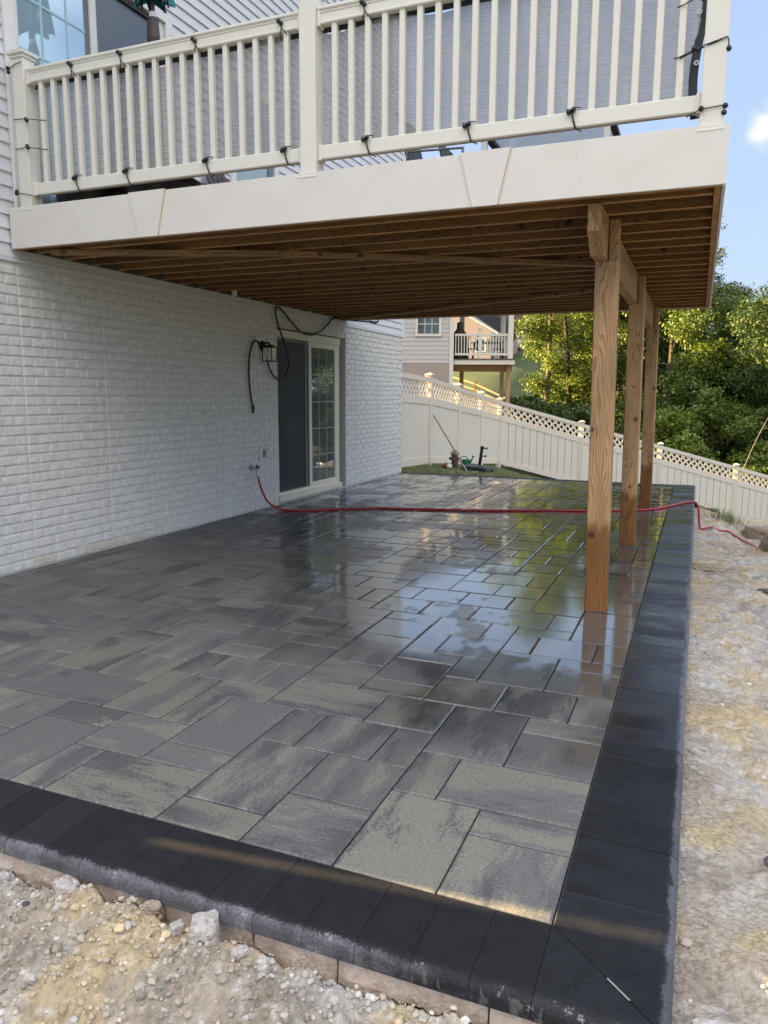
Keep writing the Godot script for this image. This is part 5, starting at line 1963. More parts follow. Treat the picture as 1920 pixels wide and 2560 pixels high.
# ---------------------------------------------------------------- odds and ends on the lawn
func yard_things() -> void:
	var y := land(-4.2, -14.6) + 0.02
	# black plastic lid
	var at := Vector3(-3.99, y, -14.55)
	var t := thing("sled", "long black plastic cover lying upside down on the lawn by the fence", "cover", at)
	var b := MB.new()
	var rings := []
	for j in 6:
		var f := [0.0, 0.06, 0.11, 0.135, 0.15, 0.155][j] as float
		var ins := [0.0, 0.005, 0.02, 0.05, 0.10, 0.18][j] as float
		var ring := []
		for k in 32:
			var a := TAU * k / 32
			var ca := cos(a)
			var sa := sin(a)
			var px := signf(ca) * pow(absf(ca), 0.45) * (0.43 - ins)
			var pz := signf(sa) * pow(absf(sa), 0.6) * (0.24 - ins * 0.7)
			ring.append(Vector3(px, f * (1.0 - 0.35 * smooth(0.0, 0.43, px)), pz))
		rings.append(ring)
	for j in 5:
		for k in 32:
			var m := (k + 1) % 32
			b.quad(rings[j][k], rings[j][m], rings[j + 1][m], rings[j + 1][k], Vector3(rings[j][k].x, 0.3, rings[j][k].z))
	for k in 32:
		b.tri(rings[5][k], rings[5][(k + 1) % 32], Vector3(0, 0.15, 0), Vector3.UP)
	part("shell", b, M.black_plastic, t)
	b = MB.new()
	for k in 32:
		var m := (k + 1) % 32
		b.quad(rings[0][k] * 1.0 + Vector3(0, 0.0, 0), rings[0][m], rings[0][m] * 1.05 + Vector3(0, 0.012, 0), rings[0][k] * 1.05 + Vector3(0, 0.012, 0), Vector3.UP)
	part("rim", b, M.black_plastic, t)
	t.rotation.y = -0.12
	t.scale = Vector3.ONE * 0.74
	# rake leaning on the fence
	at = Vector3(-4.13, y, -14.22)
	t = thing("rake", "long handled garden rake leaning against the fence behind the black cover", "rake", at)
	b = MB.new()
	b.tube(PackedVector3Array([Vector3(0, 0.04, 0), Vector3(-0.49, 0.56, -0.44), Vector3(-0.98, 1.07, -0.88)]), 0.016, 0.014, 10)
	part("handle", b, M.rake_pole, t)
	b = MB.new()
	b.tube(PackedVector3Array([Vector3(0.02, 0.02, 0.0), Vector3(-0.07, 0.115, -0.065)]), 0.018, 0.018, 10)
	part("ferrule", b, M.galvanised, t)
	b = MB.new()
	b.tube(PackedVector3Array([Vector3(0.02, 0.02, 0), Vector3(0.10, 0.005, 0.02)]), 0.008, 0.008, 6)
	for k in 9:
		var s := (k - 4) * 0.035
		b.tube(PackedVector3Array([Vector3(0.10, 0.01, 0.02 + s * 0.3), Vector3(0.22, 0.012, 0.03 + s), Vector3(0.24, -0.01, 0.03 + s)]), 0.003, 0.003, 5)
	part("tines", b, M.galvanised, t)
	# small brown hydrant sprinkler
	at = Vector3(-4.55, y, -14.85)
	t = thing("toy_hydrant", "small brown hydrant shaped ornament with a grey dome in front of the fence", "ornament", at)
	b = MB.new()
	b.lathe(PackedVector2Array([Vector2(0.001, 0.0), Vector2(0.13, 0.0), Vector2(0.13, 0.03), Vector2(0.095, 0.05), Vector2(0.09, 0.33), Vector2(0.105, 0.345), Vector2(0.105, 0.365), Vector2(0.08, 0.37)]), 24)
	part("barrel", b, M.hydrant_brown, t)
	b = MB.new()
	b.lathe(PackedVector2Array([Vector2(0.118, 0.365), Vector2(0.118, 0.385), Vector2(0.10, 0.43), Vector2(0.06, 0.465), Vector2(0.02, 0.478), Vector2(0.02, 0.495), Vector2(0.001, 0.497)]), 24)
	part("dome", b, M.hydrant_cap, t)
	for k in 3:
		b = MB.new()
		var a := [0.0, PI, PI * 0.5][k] as float
		var o := Vector3(cos(a), 0, sin(a))
		b.tube(PackedVector3Array([o * 0.08 + Vector3(0, 0.26, 0), o * 0.155 + Vector3(0, 0.26, 0)]), 0.042, 0.036, 12)
		part("nozzle", b, M.hydrant_brown, t)
	t.scale = Vector3.ONE * 0.78
	# red and white toy bucket
	at = Vector3(-4.66, y, -14.62)
	t = thing("toy_bucket", "red and white plastic toy lying on the lawn left of the hydrant", "toy", at)
	b = MB.new()
	b.ball(Vector3(0.10, 0.075, 0.02), 0.085, 16, 0.9)
	part("white_half", b, M.white_plastic, t)
	b = MB.new()
	b.lathe(PackedVector2Array([Vector2(0.001, -0.06), Vector2(0.07, -0.06), Vector2(0.095, 0.0), Vector2(0.09, 0.05), Vector2(0.06, 0.06), Vector2(0.001, 0.05)]), 18, Transform3D(Basis(Vector3.BACK, 1.1), Vector3(-0.02, 0.09, 0)))
	part("red_half", b, M.red_plastic, t)
	b = MB.new()
	b.tube(spline([Vector3(0.2, 0.03, 0.06), Vector3(0.24, 0.10, 0.04), Vector3(0.29, 0.12, 0.04), Vector3(0.33, 0.06, 0.06), Vector3(0.29, 0.02, 0.08), Vector3(0.22, 0.03, 0.08)]), 0.014, 0.014, 8)
	part("black_ring", b, M.black_rubber, t)
	t.scale = Vector3.ONE * 0.72
	# watering can
	at = Vector3(-4.36, y, -15.0)
	t = thing("watering_can", "green plastic watering can between the rake and the black post", "watering can", at)
	b = MB.new()
	b.lathe(PackedVector2Array([Vector2(0.001, 0), Vector2(0.10, 0), Vector2(0.115, 0.22), Vector2(0.10, 0.235), Vector2(0.05, 0.24)]), 20)
	part("body", b, M.green_plastic, t)
	b = MB.new()
	b.tube(PackedVector3Array([Vector3(0.09, 0.08, 0), Vector3(0.19, 0.30, 0)]), 0.026, 0.018, 10)
	b.lathe(PackedVector2Array([Vector2(0.02, 0), Vector2(0.045, 0.03), Vector2(0.001, 0.034)]), 14, Transform3D(Basis(Vector3.BACK, -0.4), Vector3(0.19, 0.30, 0)))
	part("spout", b, M.green_plastic, t)
	b = MB.new()
	b.tube(spline([Vector3(-0.10, 0.10, 0), Vector3(-0.17, 0.20, 0), Vector3(-0.10, 0.30, 0), Vector3(0.03, 0.29, 0), Vector3(0.05, 0.24, 0)]), 0.012, 0.012, 8)
	part("handle", b, M.green_plastic, t)
	t.scale = Vector3.ONE * 0.78
	# umbrella stand tube
	at = Vector3(-4.08, y, -15.0)
	t = thing("umbrella_stand", "black umbrella stand tube with two knobs standing before the fence", "stand", at)
	b = MB.new()
	b.tube(PackedVector3Array([Vector3(0, 0, 0), Vector3(0.06, 0.46, 0)]), 0.032, 0.032, 14)
	b.tube(PackedVector3Array([Vector3(0.055, 0.41, 0), Vector3(0.06, 0.46, 0)]), 0.04, 0.04, 14)
	part("tube", b, M.black_plastic, t)
	b = MB.new()
	b.lathe(PackedVector2Array([Vector2(0.001, 0), Vector2(0.22, 0), Vector2(0.21, 0.03), Vector2(0.05, 0.05), Vector2(0.001, 0.05)]), 24)
	part("base", b, M.black_plastic, t)
	for h in [0.26, 0.42]:
		b = MB.new()
		b.tube(PackedVector3Array([Vector3(0.03 + h * 0.13, h, 0), Vector3(0.095 + h * 0.13, h, 0.01)]), 0.01, 0.01, 8)
		b.tube(PackedVector3Array([Vector3(0.085 + h * 0.13, h, 0.01), Vector3(0.115 + h * 0.13, h, 0.01)]), 0.022, 0.022, 10)
		part("knob", b, M.black_plastic, t)

# ---------------------------------------------------------------- stones worth a name
func stone_mesh(size: Vector3, seed_: float, angular: float, rows := 14, cols := 20) -> MB:
	var b := MB.new()
	var pts := []
	for j in rows + 1:
		var a := -PI / 2 + PI * j / rows
		for k in cols + 1:
			var o := TAU * (k % cols) / cols
			var d := Vector3(cos(a) * cos(o), sin(a), cos(a) * sin(o))
			# squarish: flatten towards a box, then break the surface up
			var m := maxf(absf(d.x), maxf(absf(d.y), absf(d.z)))
			var e := d.lerp(d / m, angular)
			e *= 1.0 + 0.28 * nz.get_noise_3d(d.x * 0.9 + seed_, d.y * 0.9, d.z * 0.9) + 0.07 * nz.get_noise_3d(d.x * 3.0, d.y * 3.0 + seed_, d.z * 3.0)
			pts.append(e * size * 0.5)
	for j in rows:
		for k in cols:
			var p := j * (cols + 1) + k
			var q := p + cols + 1
			b.quad(pts[p], pts[q], pts[q + 1], pts[p + 1], pts[p] + pts[q + 1])
	return b

func rocks() -> void:
	var front := [
		[-1.965, -1.585, Vector3(0.042, 0.034, 0.034), "pale_stone", 0.35, "small white stone at the left edge under the stone course"],
		[-1.735, -1.615, Vector3(0.095, 0.055, 0.06), "pale_stone", 0.4, "broad white lump leaning on the second stone block from the left"],
		[-1.305, -1.605, Vector3(0.048, 0.040, 0.036), "pale_stone", 0.55, "white triangular stone left of the large squarish rock"],
		[-1.205, -1.600, Vector3(0.090, 0.075, 0.080), "pale_stone", 0.7, "large squarish rock half buried against the stone course"],
		[-1.690, -1.535, Vector3(0.034, 0.016, 0.022), "pale_stone", 0.3, "flat white pebble below the broad white lump"],
		[-1.600, -1.445, Vector3(0.045, 0.022, 0.024), "tan_stone", 0.3, "oval tan pebble in the middle of the rubble"],
		[-1.400, -1.615, Vector3(0.050, 0.034, 0.036), "tan_stone", 0.4, "tan crumbly lump under the middle of the stone course"],
		[-1.430, -1.545, Vector3(0.030, 0.020, 0.020), "pale_stone", 0.3, "pale round pebble right of the oval tan pebble"],
		[-1.585, -1.340, Vector3(0.038, 0.018, 0.022), "pale_stone", 0.25, "cream oval pebble near the lower edge of the rubble"],
		[-1.800, -1.520, Vector3(0.022, 0.014, 0.018), "grey_stone", 0.25, "dark grey pebble among pale gravel on the left"],
		[-1.075, -1.585, Vector3(0.050, 0.030, 0.034), "pale_stone", 0.5, "pale chip right of the large squarish rock"],
		[-0.985, -1.560, Vector3(0.040, 0.030, 0.030), "pale_stone", 0.5, "blue white stone on yellow sand by the stone course"]]
	for e in front:
		var at := Vector3(e[0], soil_height(e[0], e[1]) + e[2].y * 0.22, e[1])
		var o := part("stone", stone_mesh(e[2], e[0] * 9.0, e[4]), M[e[3]], self)
		o.position = at
		o.rotation.y = e[0] * 40.0
		tag(o, e[5], "stone", "stones in the rubble before the patio")
	var side := [
		[0.62, -4.06, Vector3(0.13, 0.05, 0.08), "pale_stone", 0.4, "flat white stone beside the rusty brown stone on the bare soil"],
		[0.76, -3.86, Vector3(0.25, 0.07, 0.12), "rust_stone", 0.45, "long rusty brown stone lying on the bare soil"],
		[0.80, -4.22, Vector3(0.10, 0.06, 0.08), "tan_stone", 0.4, "pinkish stone behind the long rusty brown stone"],
		[0.46, -3.72, Vector3(0.08, 0.06, 0.07), "rust_stone", 0.4, "rounded orange stone left of the long rusty brown stone"],
		[0.60, -6.70, Vector3(0.13, 0.04, 0.08), "grey_stone", 0.2, "dark grey flat pebble below the yellow sand streak"],
		[0.35, -2.62, Vector3(0.11, 0.035, 0.06), "grey_stone", 0.4, "dark slate chip in the soil right of the border"],
		[0.32, -1.80, Vector3(0.03, 0.02, 0.024), "pale_stone", 0.3, "white pebble on the soil at the lower right"],
		[0.14, -1.77, Vector3(0.12, 0.04, 0.07), "pale_stone", 0.7, "pale broken block edge beside the mitred patio corner"],
		[1.12, -11.35, Vector3(1.35, 0.34, 0.36), "boulder_stone", 0.4, "long tan boulder on the bank in front of the fence"],
		[1.03, -9.50, Vector3(0.52, 0.46, 0.46), "boulder_stone", 0.25, "rounded tan boulder beside the red hose"],
		[0.16, -7.3, Vector3(0.30, 0.08, 0.16), "boulder_stone", 0.4, "dark clod of earth against the wet border"]]
	for e in side:
		var at := Vector3(e[0], soil_height(e[0], e[1]) + e[2].y * 0.2, e[1])
		var o := part("boulder" if e[2].x > 0.4 else "stone", stone_mesh(e[2], e[0] * 7.0 + e[1], e[4]), M[e[3]], self)
		o.position = at
		o.rotation.y = [0.2, -0.3, 0.5, 1.0, 0.1, -0.2, 0.6, 0.2, -0.95, 0.3, 0.1][side.find(e)]
		tag(o, e[5], "boulder" if e[2].x > 0.4 else "stone", "stones on the soil right of the patio")

# ---------------------------------------------------------------- neighbouring houses
func wall_boards(p: Node3D, at: Vector3, x0: float, x1: float, z: float, y0: float, y1: float, step: float, m: Material, hole := Rect2()) -> void:
	# lapped boards on a wall that looks along +z
	var y := y0
	while y < y1:
		var spans := [[x0, x1]]
		if hole.size.x > 0.0 and y + step > hole.position.y and y < hole.end.y:
			spans = [[x0, hole.position.x], [hole.end.x, x1]]
		for s in spans:
			var b := MB.new()
			b.quad(Vector3(s[0], y, z + 0.020), Vector3(s[1], y, z + 0.020), Vector3(s[1], y + step, z + 0.004), Vector3(s[0], y + step, z + 0.004), Vector3.BACK)
			b.quad(Vector3(s[0], y, z), Vector3(s[1], y, z), Vector3(s[1], y, z + 0.020), Vector3(s[0], y, z + 0.020), Vector3.DOWN)
			part("siding_board", sh(b, at), m, p)
		y += step

func window_on(p: Node3D, at: Vector3, x: float, y: float, z: float, w: float, h: float, cols: int, rows: int) -> void:
	var b := MB.new()
	b.box(Vector3(x - w * 0.5 - 0.05, y, z + 0.03), Vector3(0.10, h + 0.2, 0.07), 0.005)
	b.box(Vector3(x + w * 0.5 + 0.05, y, z + 0.03), Vector3(0.10, h + 0.2, 0.07), 0.005)
	b.box(Vector3(x, y + h * 0.5 + 0.05, z + 0.029), Vector3(w, 0.10, 0.07), 0.005)
	b.box(Vector3(x, y - h * 0.5 - 0.05, z + 0.029), Vector3(w, 0.10, 0.07), 0.005)
	var wd := part("window", sh(b, at), M.neighbour_trim, p)
	b = MB.new()
	b.box(Vector3(x, y, z + 0.012), Vector3(w, h, 0.012))
	part("pane", sh(b, at), M.window_glass, wd)
	for i in range(1, cols):
		b = MB.new()
		b.box(Vector3(x - w * 0.5 + w * i / cols, y, z + 0.022), Vector3(0.022, h, 0.01))
		part("muntin", sh(b, at), M.neighbour_trim, wd)
	for j in range(1, rows):
		b = MB.new()
		b.box(Vector3(x, y - h * 0.5 + h * j / rows, z + 0.023), Vector3(w, 0.03, 0.01))
		part("muntin", sh(b, at), M.neighbour_trim, wd)

func neighbours() -> void:
	var z := -29.5
	var xc := -9.27
	var at := Vector3(-14.5, 0, -35)
	var h := thing("neighbour_house", "neighbouring house with pinkish grey siding, one window and a brick base behind the fence", "house", at)
	var b := MB.new()
	b.box(Vector3(-14.6, 2.3, -30.45), Vector3(10.6, 6.4, 1.8))
	b.box(Vector3(-16.5, 2.3, -34.4), Vector3(7.0, 6.39, 6.1))
	part("wall", sh(b, at), M.neighbour_siding, h)
	b = MB.new()
	b.box(Vector3(-14.63, 0.85, z - 0.0), Vector3(10.60, 3.60, 0.10))
	var base := part("brick_base", sh(b, at), M.neighbour_brick, h)
	b = MB.new()
	for row in 26:
		for k in 26:
			var x := xc - 0.06 - 0.23 * k - (0.115 if row % 2 == 1 else 0.0)
			if x < -14.5:
				continue
			b.box(Vector3(x - 0.11, 0.6 + row * 0.08, z + 0.054), Vector3(0.218, 0.069, 0.012))
	var br := part("brick_field", sh(b, at), M.neighbour_brick, base)
	br.set_meta("kind", "stuff")
	wall_boards(h, at, -14.0, xc - 0.07, z + 0.05, 2.66, 5.4, 0.172, M.neighbour_siding, Rect2(-10.70, 3.70, 1.0, 1.75))
	window_on(h, at, -10.20, 4.58, z + 0.05, 0.84, 1.55, 3, 4)
	b = MB.new()
	b.box(Vector3(xc, 2.1, z + 0.03), Vector3(0.17, 6.6, 0.17), 0.006)
	part("corner_post", sh(b, at), M.neighbour_trim, h)
	b = MB.new()
	b.prism(PackedVector2Array([Vector2(-20.3, 5.5), Vector2(-8.9, 5.5), Vector2(-8.9, 5.65), Vector2(-14.5, 7.6), Vector2(-20.3, 5.65)]), 8.6, Transform3D(Basis.IDENTITY, Vector3(0, 0, -37.8)))
	part("roof", sh(b, at), M.brown_shingle, h)
	# its covered deck
	var da := Vector3(-8.0, 0, -31.0)
	var d := thing("neighbour_deck", "neighbour's covered deck with white railing on timber posts above the fence", "deck", da)
	var x0 := -9.16
	var x1 := -6.74
	var zb := -33.0
	b = MB.new()
	b.box(Vector3((x0 + x1) * 0.5, 2.715, (z + zb) * 0.5 - 0.02), Vector3(x1 - x0, 0.205, z - zb), 0.01)
	part("fascia", sh(b, da), M.neighbour_trim, d)
	b = MB.new()
	b.box(Vector3((x0 + x1) * 0.5, 2.834, (z + zb) * 0.5), Vector3(x1 - x0 + 0.03, 0.03, z - zb + 0.05), 0.005)
	part("floor", sh(b, da), M.brown_resin, d)
	b = MB.new()
	b.box(Vector3((x0 + x1) * 0.5, 2.48, z - 0.55), Vector3(x1 - x0 - 0.1, 0.26, 0.09), 0.005)
	b.box(Vector3((x0 + x1) * 0.5, 2.56, z - 2.8), Vector3(x1 - x0 - 0.1, 0.26, 0.09), 0.005)
	part("beam", sh(b, da), M.beam_wood, d)
	for p in [[-6.95, z - 0.45], [-8.78, z - 1.6], [-6.95, zb + 0.4]]:
		b = MB.new()
		b.box(Vector3(p[0], 0.55, p[1]), Vector3(0.17, 4.1, 0.17), 0.008)
		part("post", sh(b, da), M.post_wood, d)
	for p in [[-6.93, z - 0.11], [-8.76, z - 2.6], [-6.93, zb + 0.15]]:
		b = MB.new()
		b.box(Vector3(p[0], 4.15, p[1]), Vector3(0.20, 2.62, 0.20), 0.008)
		part("column", sh(b, da), M.neighbour_trim, d)
	b = MB.new()
	b.box(Vector3((x0 + x1) * 0.5, 5.34, (z + zb) * 0.5), Vector3(x1 - x0 + 0.3, 0.25, z - zb + 0.3), 0.02)
	part("roof", sh(b, da), M.neighbour_trim, d)
	for y in [3.02, 3.78]:
		b = MB.new()
		b.box(Vector3((x0 + x1) * 0.5 - 0.1, y, z - 0.10), Vector3(x1 - x0 - 0.25, 0.085, 0.06), 0.006)
		b.box(Vector3(x1 - 0.19, y, (z + zb) * 0.5), Vector3(0.06, 0.084, z - zb - 0.5), 0.006)
		part("rail", sh(b, da), M.neighbour_trim, d)
	for k in 19:
		b = MB.new()
		b.box(Vector3(x0 + 0.06 + k * 0.114, 3.40, z - 0.10), Vector3(0.036, 0.72, 0.036))
		part("baluster", sh(b, da), M.neighbour_trim, d)
	for k in 24:
		b = MB.new()
		b.box(Vector3(x1 - 0.19, 3.40, z - 0.35 - k * 0.125), Vector3(0.036, 0.72, 0.036))
		part("baluster", sh(b, da), M.neighbour_trim, d)
	b = MB.new()
	b.box(Vector3(-8.14, 3.42, z - 0.08), Vector3(0.12, 1.16, 0.12), 0.006)
	b.box(Vector3(-8.14, 4.02, z - 0.08), Vector3(0.17, 0.05, 0.17), 0.01)
	part("rail_post", sh(b, da), M.neighbour_trim, d)
	# what stands on it
	at = Vector3(-8.92, 2.85, z - 0.75)
	var g := thing("grill_cover", "tall black covered grill in the corner of the neighbour's deck", "grill", at)
	b = MB.new()
	b.lathe(PackedVector2Array([Vector2(0.34, 0), Vector2(0.32, 0.85), Vector2(0.28, 1.02), Vector2(0.13, 1.22), Vector2(0.12, 1.42), Vector2(0.09, 1.48), Vector2(0.001, 1.49)]), 18)
	part("cover", b, M.black_rubber, g)
	b = MB.new()
	b.lathe(PackedVector2Array([Vector2(0.35, 0.0), Vector2(0.355, 0.03), Vector2(0.34, 0.04)]), 18)
	part("hem", b, M.black_plastic, g)
	at = Vector3(-7.75, 2.85, z - 1.4)
	g = thing("neighbour_table", "dark metal table on the neighbour's deck behind the white balusters", "table", at)
	b = MB.new()
	b.box(Vector3(0, 0.70, 0), Vector3(1.3, 0.04, 0.8), 0.01)
	part("table_top", b, M.dark_bronze, g)
	for s in [-1, 1]:
		for k in [-1, 1]:
			b = MB.new()
			b.tube(PackedVector3Array([Vector3(0.55 * s, 0.7, 0.32 * k), Vector3(0.6 * s, 0, 0.36 * k)]), 0.025, 0.025, 6)
			part("leg", b, M.dark_bronze, g)
	for i in 2:
		at = Vector3([-8.35, -7.35][i], 2.85, z - 0.85)
		g = thing("neighbour_chair", ["dark metal chair on the neighbour's deck beside the covered grill", "dark metal chair on the neighbour's deck nearest its right column"][i], "chair", at, "dark metal chairs on the neighbour's deck")
		b = MB.new()
		b.box(Vector3(0, 0.42, 0), Vector3(0.48, 0.05, 0.46), 0.01)
		part("seat", b, M.dark_bronze, g)
		b = MB.new()
		b.tube(spline([Vector3(-0.22, 0.42, 0.2), Vector3(-0.22, 0.85, 0.25), Vector3(0, 0.95, 0.26), Vector3(0.22, 0.85, 0.25), Vector3(0.22, 0.42, 0.2)]), 0.02, 0.02, 6)
		for k in 4:
			b.tube(PackedVector3Array([Vector3(-0.13 + 0.09 * k, 0.42, 0.2), Vector3(-0.13 + 0.09 * k, 0.9, 0.255)]), 0.012, 0.012, 5)
		part("backrest", b, M.dark_bronze, g)
		for s in [-1, 1]:
			for k in [-1, 1]:
				b = MB.new()
				b.tube(PackedVector3Array([Vector3(0.2 * s, 0.42, 0.19 * k), Vector3(0.22 * s, 0, 0.21 * k)]), 0.018, 0.018, 6)
				part("leg", b, M.dark_bronze, g)
	# the neighbour's plot lies at an angle to ours
	var pivot := Vector3(xc, 0, z)
	var turn := Basis(Vector3.UP, deg_to_rad(19.0))
	for o in get_children():
		if String(o.name).begins_with("neighbour_") or String(o.name).begins_with("grill_cover"):
			o.transform = Transform3D(turn * o.basis, pivot + turn * (o.position - pivot))
	# farther houses
	at = Vector3(-18.5, 3, -62)
	h = thing("far_house", "far house with a salmon side wall and a dark sloping roof", "house", at)
	b = MB.new()
	b.prism(PackedVector2Array([Vector2(-26, 0.0), Vector2(-15.5, 0.0), Vector2(-15.5, 6.3), Vector2(-19.5, 8.9), Vector2(-26, 8.9)]), 9.0, Transform3D(Basis.IDENTITY, Vector3(0, 0, -69)))
	part("wall", sh(b, at), M.salmon_siding, h)
	b = MB.new()
	b.bar(Vector3(-19.8, 9.15, -64.3), Vector3(-14.6, 6.15, -64.3), 9.6, 0.25, 0.0, Vector3.BACK)
	part("roof", sh(b, at), M.dark_shingle, h)
	b = MB.new()
	b.bar(Vector3(-19.6, 8.9, -59.45), Vector3(-14.9, 6.15, -59.45), 0.12, 0.3, 0.0, Vector3.BACK)
	part("barge_board", sh(b, at), M.neighbour_trim, h)
	wall_boards(h, at, -25.9, -15.6, -60.0, 3.6, 6.1, 0.25, M.salmon_siding)
	window_on(h, at, -16.4, 5.3, -59.96, 0.7, 0.9, 2, 2)
	at = Vector3(-17, 3, -78)
	h = thing("far_house", "far house with a wide brown shingle roof behind the salmon house", "house", at)
	b = MB.new()
	b.box(Vector3(-19.5, 5.0, -80), Vector3(12, 8.5, 8))
	part("wall", sh(b, at), M.neighbour_siding, h)
	b = MB.new()
	b.prism(PackedVector2Array([Vector2(-75.0, 9.0), Vector2(-85.0, 9.0), Vector2(-80.0, 14.0)]), 12.6, Transform3D(Basis(Vector3(0, 0, 1), Vector3(0, 1, 0), Vector3(-1, 0, 0)), Vector3(-13.2, 0, 0)))
	part("roof", sh(b, at), M.brown_shingle, h)
	wall_boards(h, at, -25, -13.6, -75.95, 5.0, 9.0, 0.28, M.neighbour_siding)
	at = Vector3(-15.6, 3, -70)
	h = thing("far_house", "far blue grey house with small white windows beside the trees", "house", at)
	b = MB.new()
	b.prism(PackedVector2Array([Vector2(-18.6, 0.0), Vector2(-14.2, 0.0), Vector2(-14.2, 8.2), Vector2(-16.4, 10.6), Vector2(-18.6, 8.6)]), 7.0, Transform3D(Basis.IDENTITY, Vector3(0, 0, -77)))
	part("wall", sh(b, at), M.blue_grey_siding, h)
	b = MB.new()
	b.bar(Vector3(-16.4, 10.75, -73.5), Vector3(-13.9, 8.0, -73.5), 7.6, 0.22, 0.0, Vector3.BACK)
	part("roof", sh(b, at), M.dark_shingle, h)
	for e in [[-15.9, 7.2], [-14.9, 7.2], [-15.4, 5.2]]:
		window_on(h, at, e[0], e[1], -69.98, 0.55, 1.0, 1, 2)
	at = Vector3(-11.5, 3, -72)
	h = thing("far_house", "far sunlit salmon house half hidden by the bright trees", "house", at)
	b = MB.new()
	b.box(Vector3(-11.2, 4.0, -76), Vector3(5.0, 9.4, 8))
	part("wall", sh(b, at), M.salmon_siding, h)
	b = MB.new()
	b.prism(PackedVector2Array([Vector2(-71.6, 8.6), Vector2(-80.4, 8.6), Vector2(-76.0, 12.6)]), 5.6, Transform3D(Basis(Vector3(0, 0, 1), Vector3(0, 1, 0), Vector3(-1, 0, 0)), Vector3(-8.4, 0, 0)))
	part("roof", sh(b, at), M.dark_shingle, h)
	window_on(h, at, -12.2, 6.0, -71.98, 0.8, 1.2, 2, 2)
	# split rail fence across the rising lawn
	at = Vector3(-10.5, 0, -43)
	h = thing("split_rail_fence", "split rail timber fence running down the lawn under the neighbour's deck", "fence", at)
	var ps := []
	for i in 7:
		var x := -16.4 + i * 1.9
		var zz := -47.5 + i * 1.25
		ps.append(Vector3(x, land(x, zz), zz))
	for i in ps.size():
		b = MB.new()
		b.box(ps[i] + Vector3(0, 0.5, 0), Vector3(0.13, 1.3, 0.13), 0.01)
		part("post", sh(b, at), M.brace_wood, h)
		if i > 0:
			for y in [0.3, 0.65, 1.0]:
				b = MB.new()
				b.bar(ps[i - 1] + Vector3(0, y, 0), ps[i] + Vector3(0, y, 0), 0.07, 0.10, 0.01)
				part("rail", sh(b, at), M.brace_wood, h)

# ---------------------------------------------------------------- trees
var sprays := []

func make_sprays() -> void:
	for k in 3:
		var b := MB.new()
		for i in 11:
			var base := Vector3(rnd(-0.16, 0.16), rnd(-0.10, 0.10), rnd(-0.16, 0.16))
			var dir := Vector3(rnd(-1, 1), rnd(-0.7, 0.35), rnd(-1, 1)).normalized()
			var side := dir.cross(Vector3(rnd(-0.5, 0.5), 1, rnd(-0.5, 0.5))).normalized()
			var l := rnd(0.085, 0.14)
			var w := l * rnd(0.26, 0.36)
			var droop := dir.cross(side) * l * 0.12
			b.quad(base, base + dir * l * 0.45 + side * w + droop, base + dir * l, base + dir * l * 0.45 - side * w + droop)
		sprays.append(b.mesh(M.leaf))

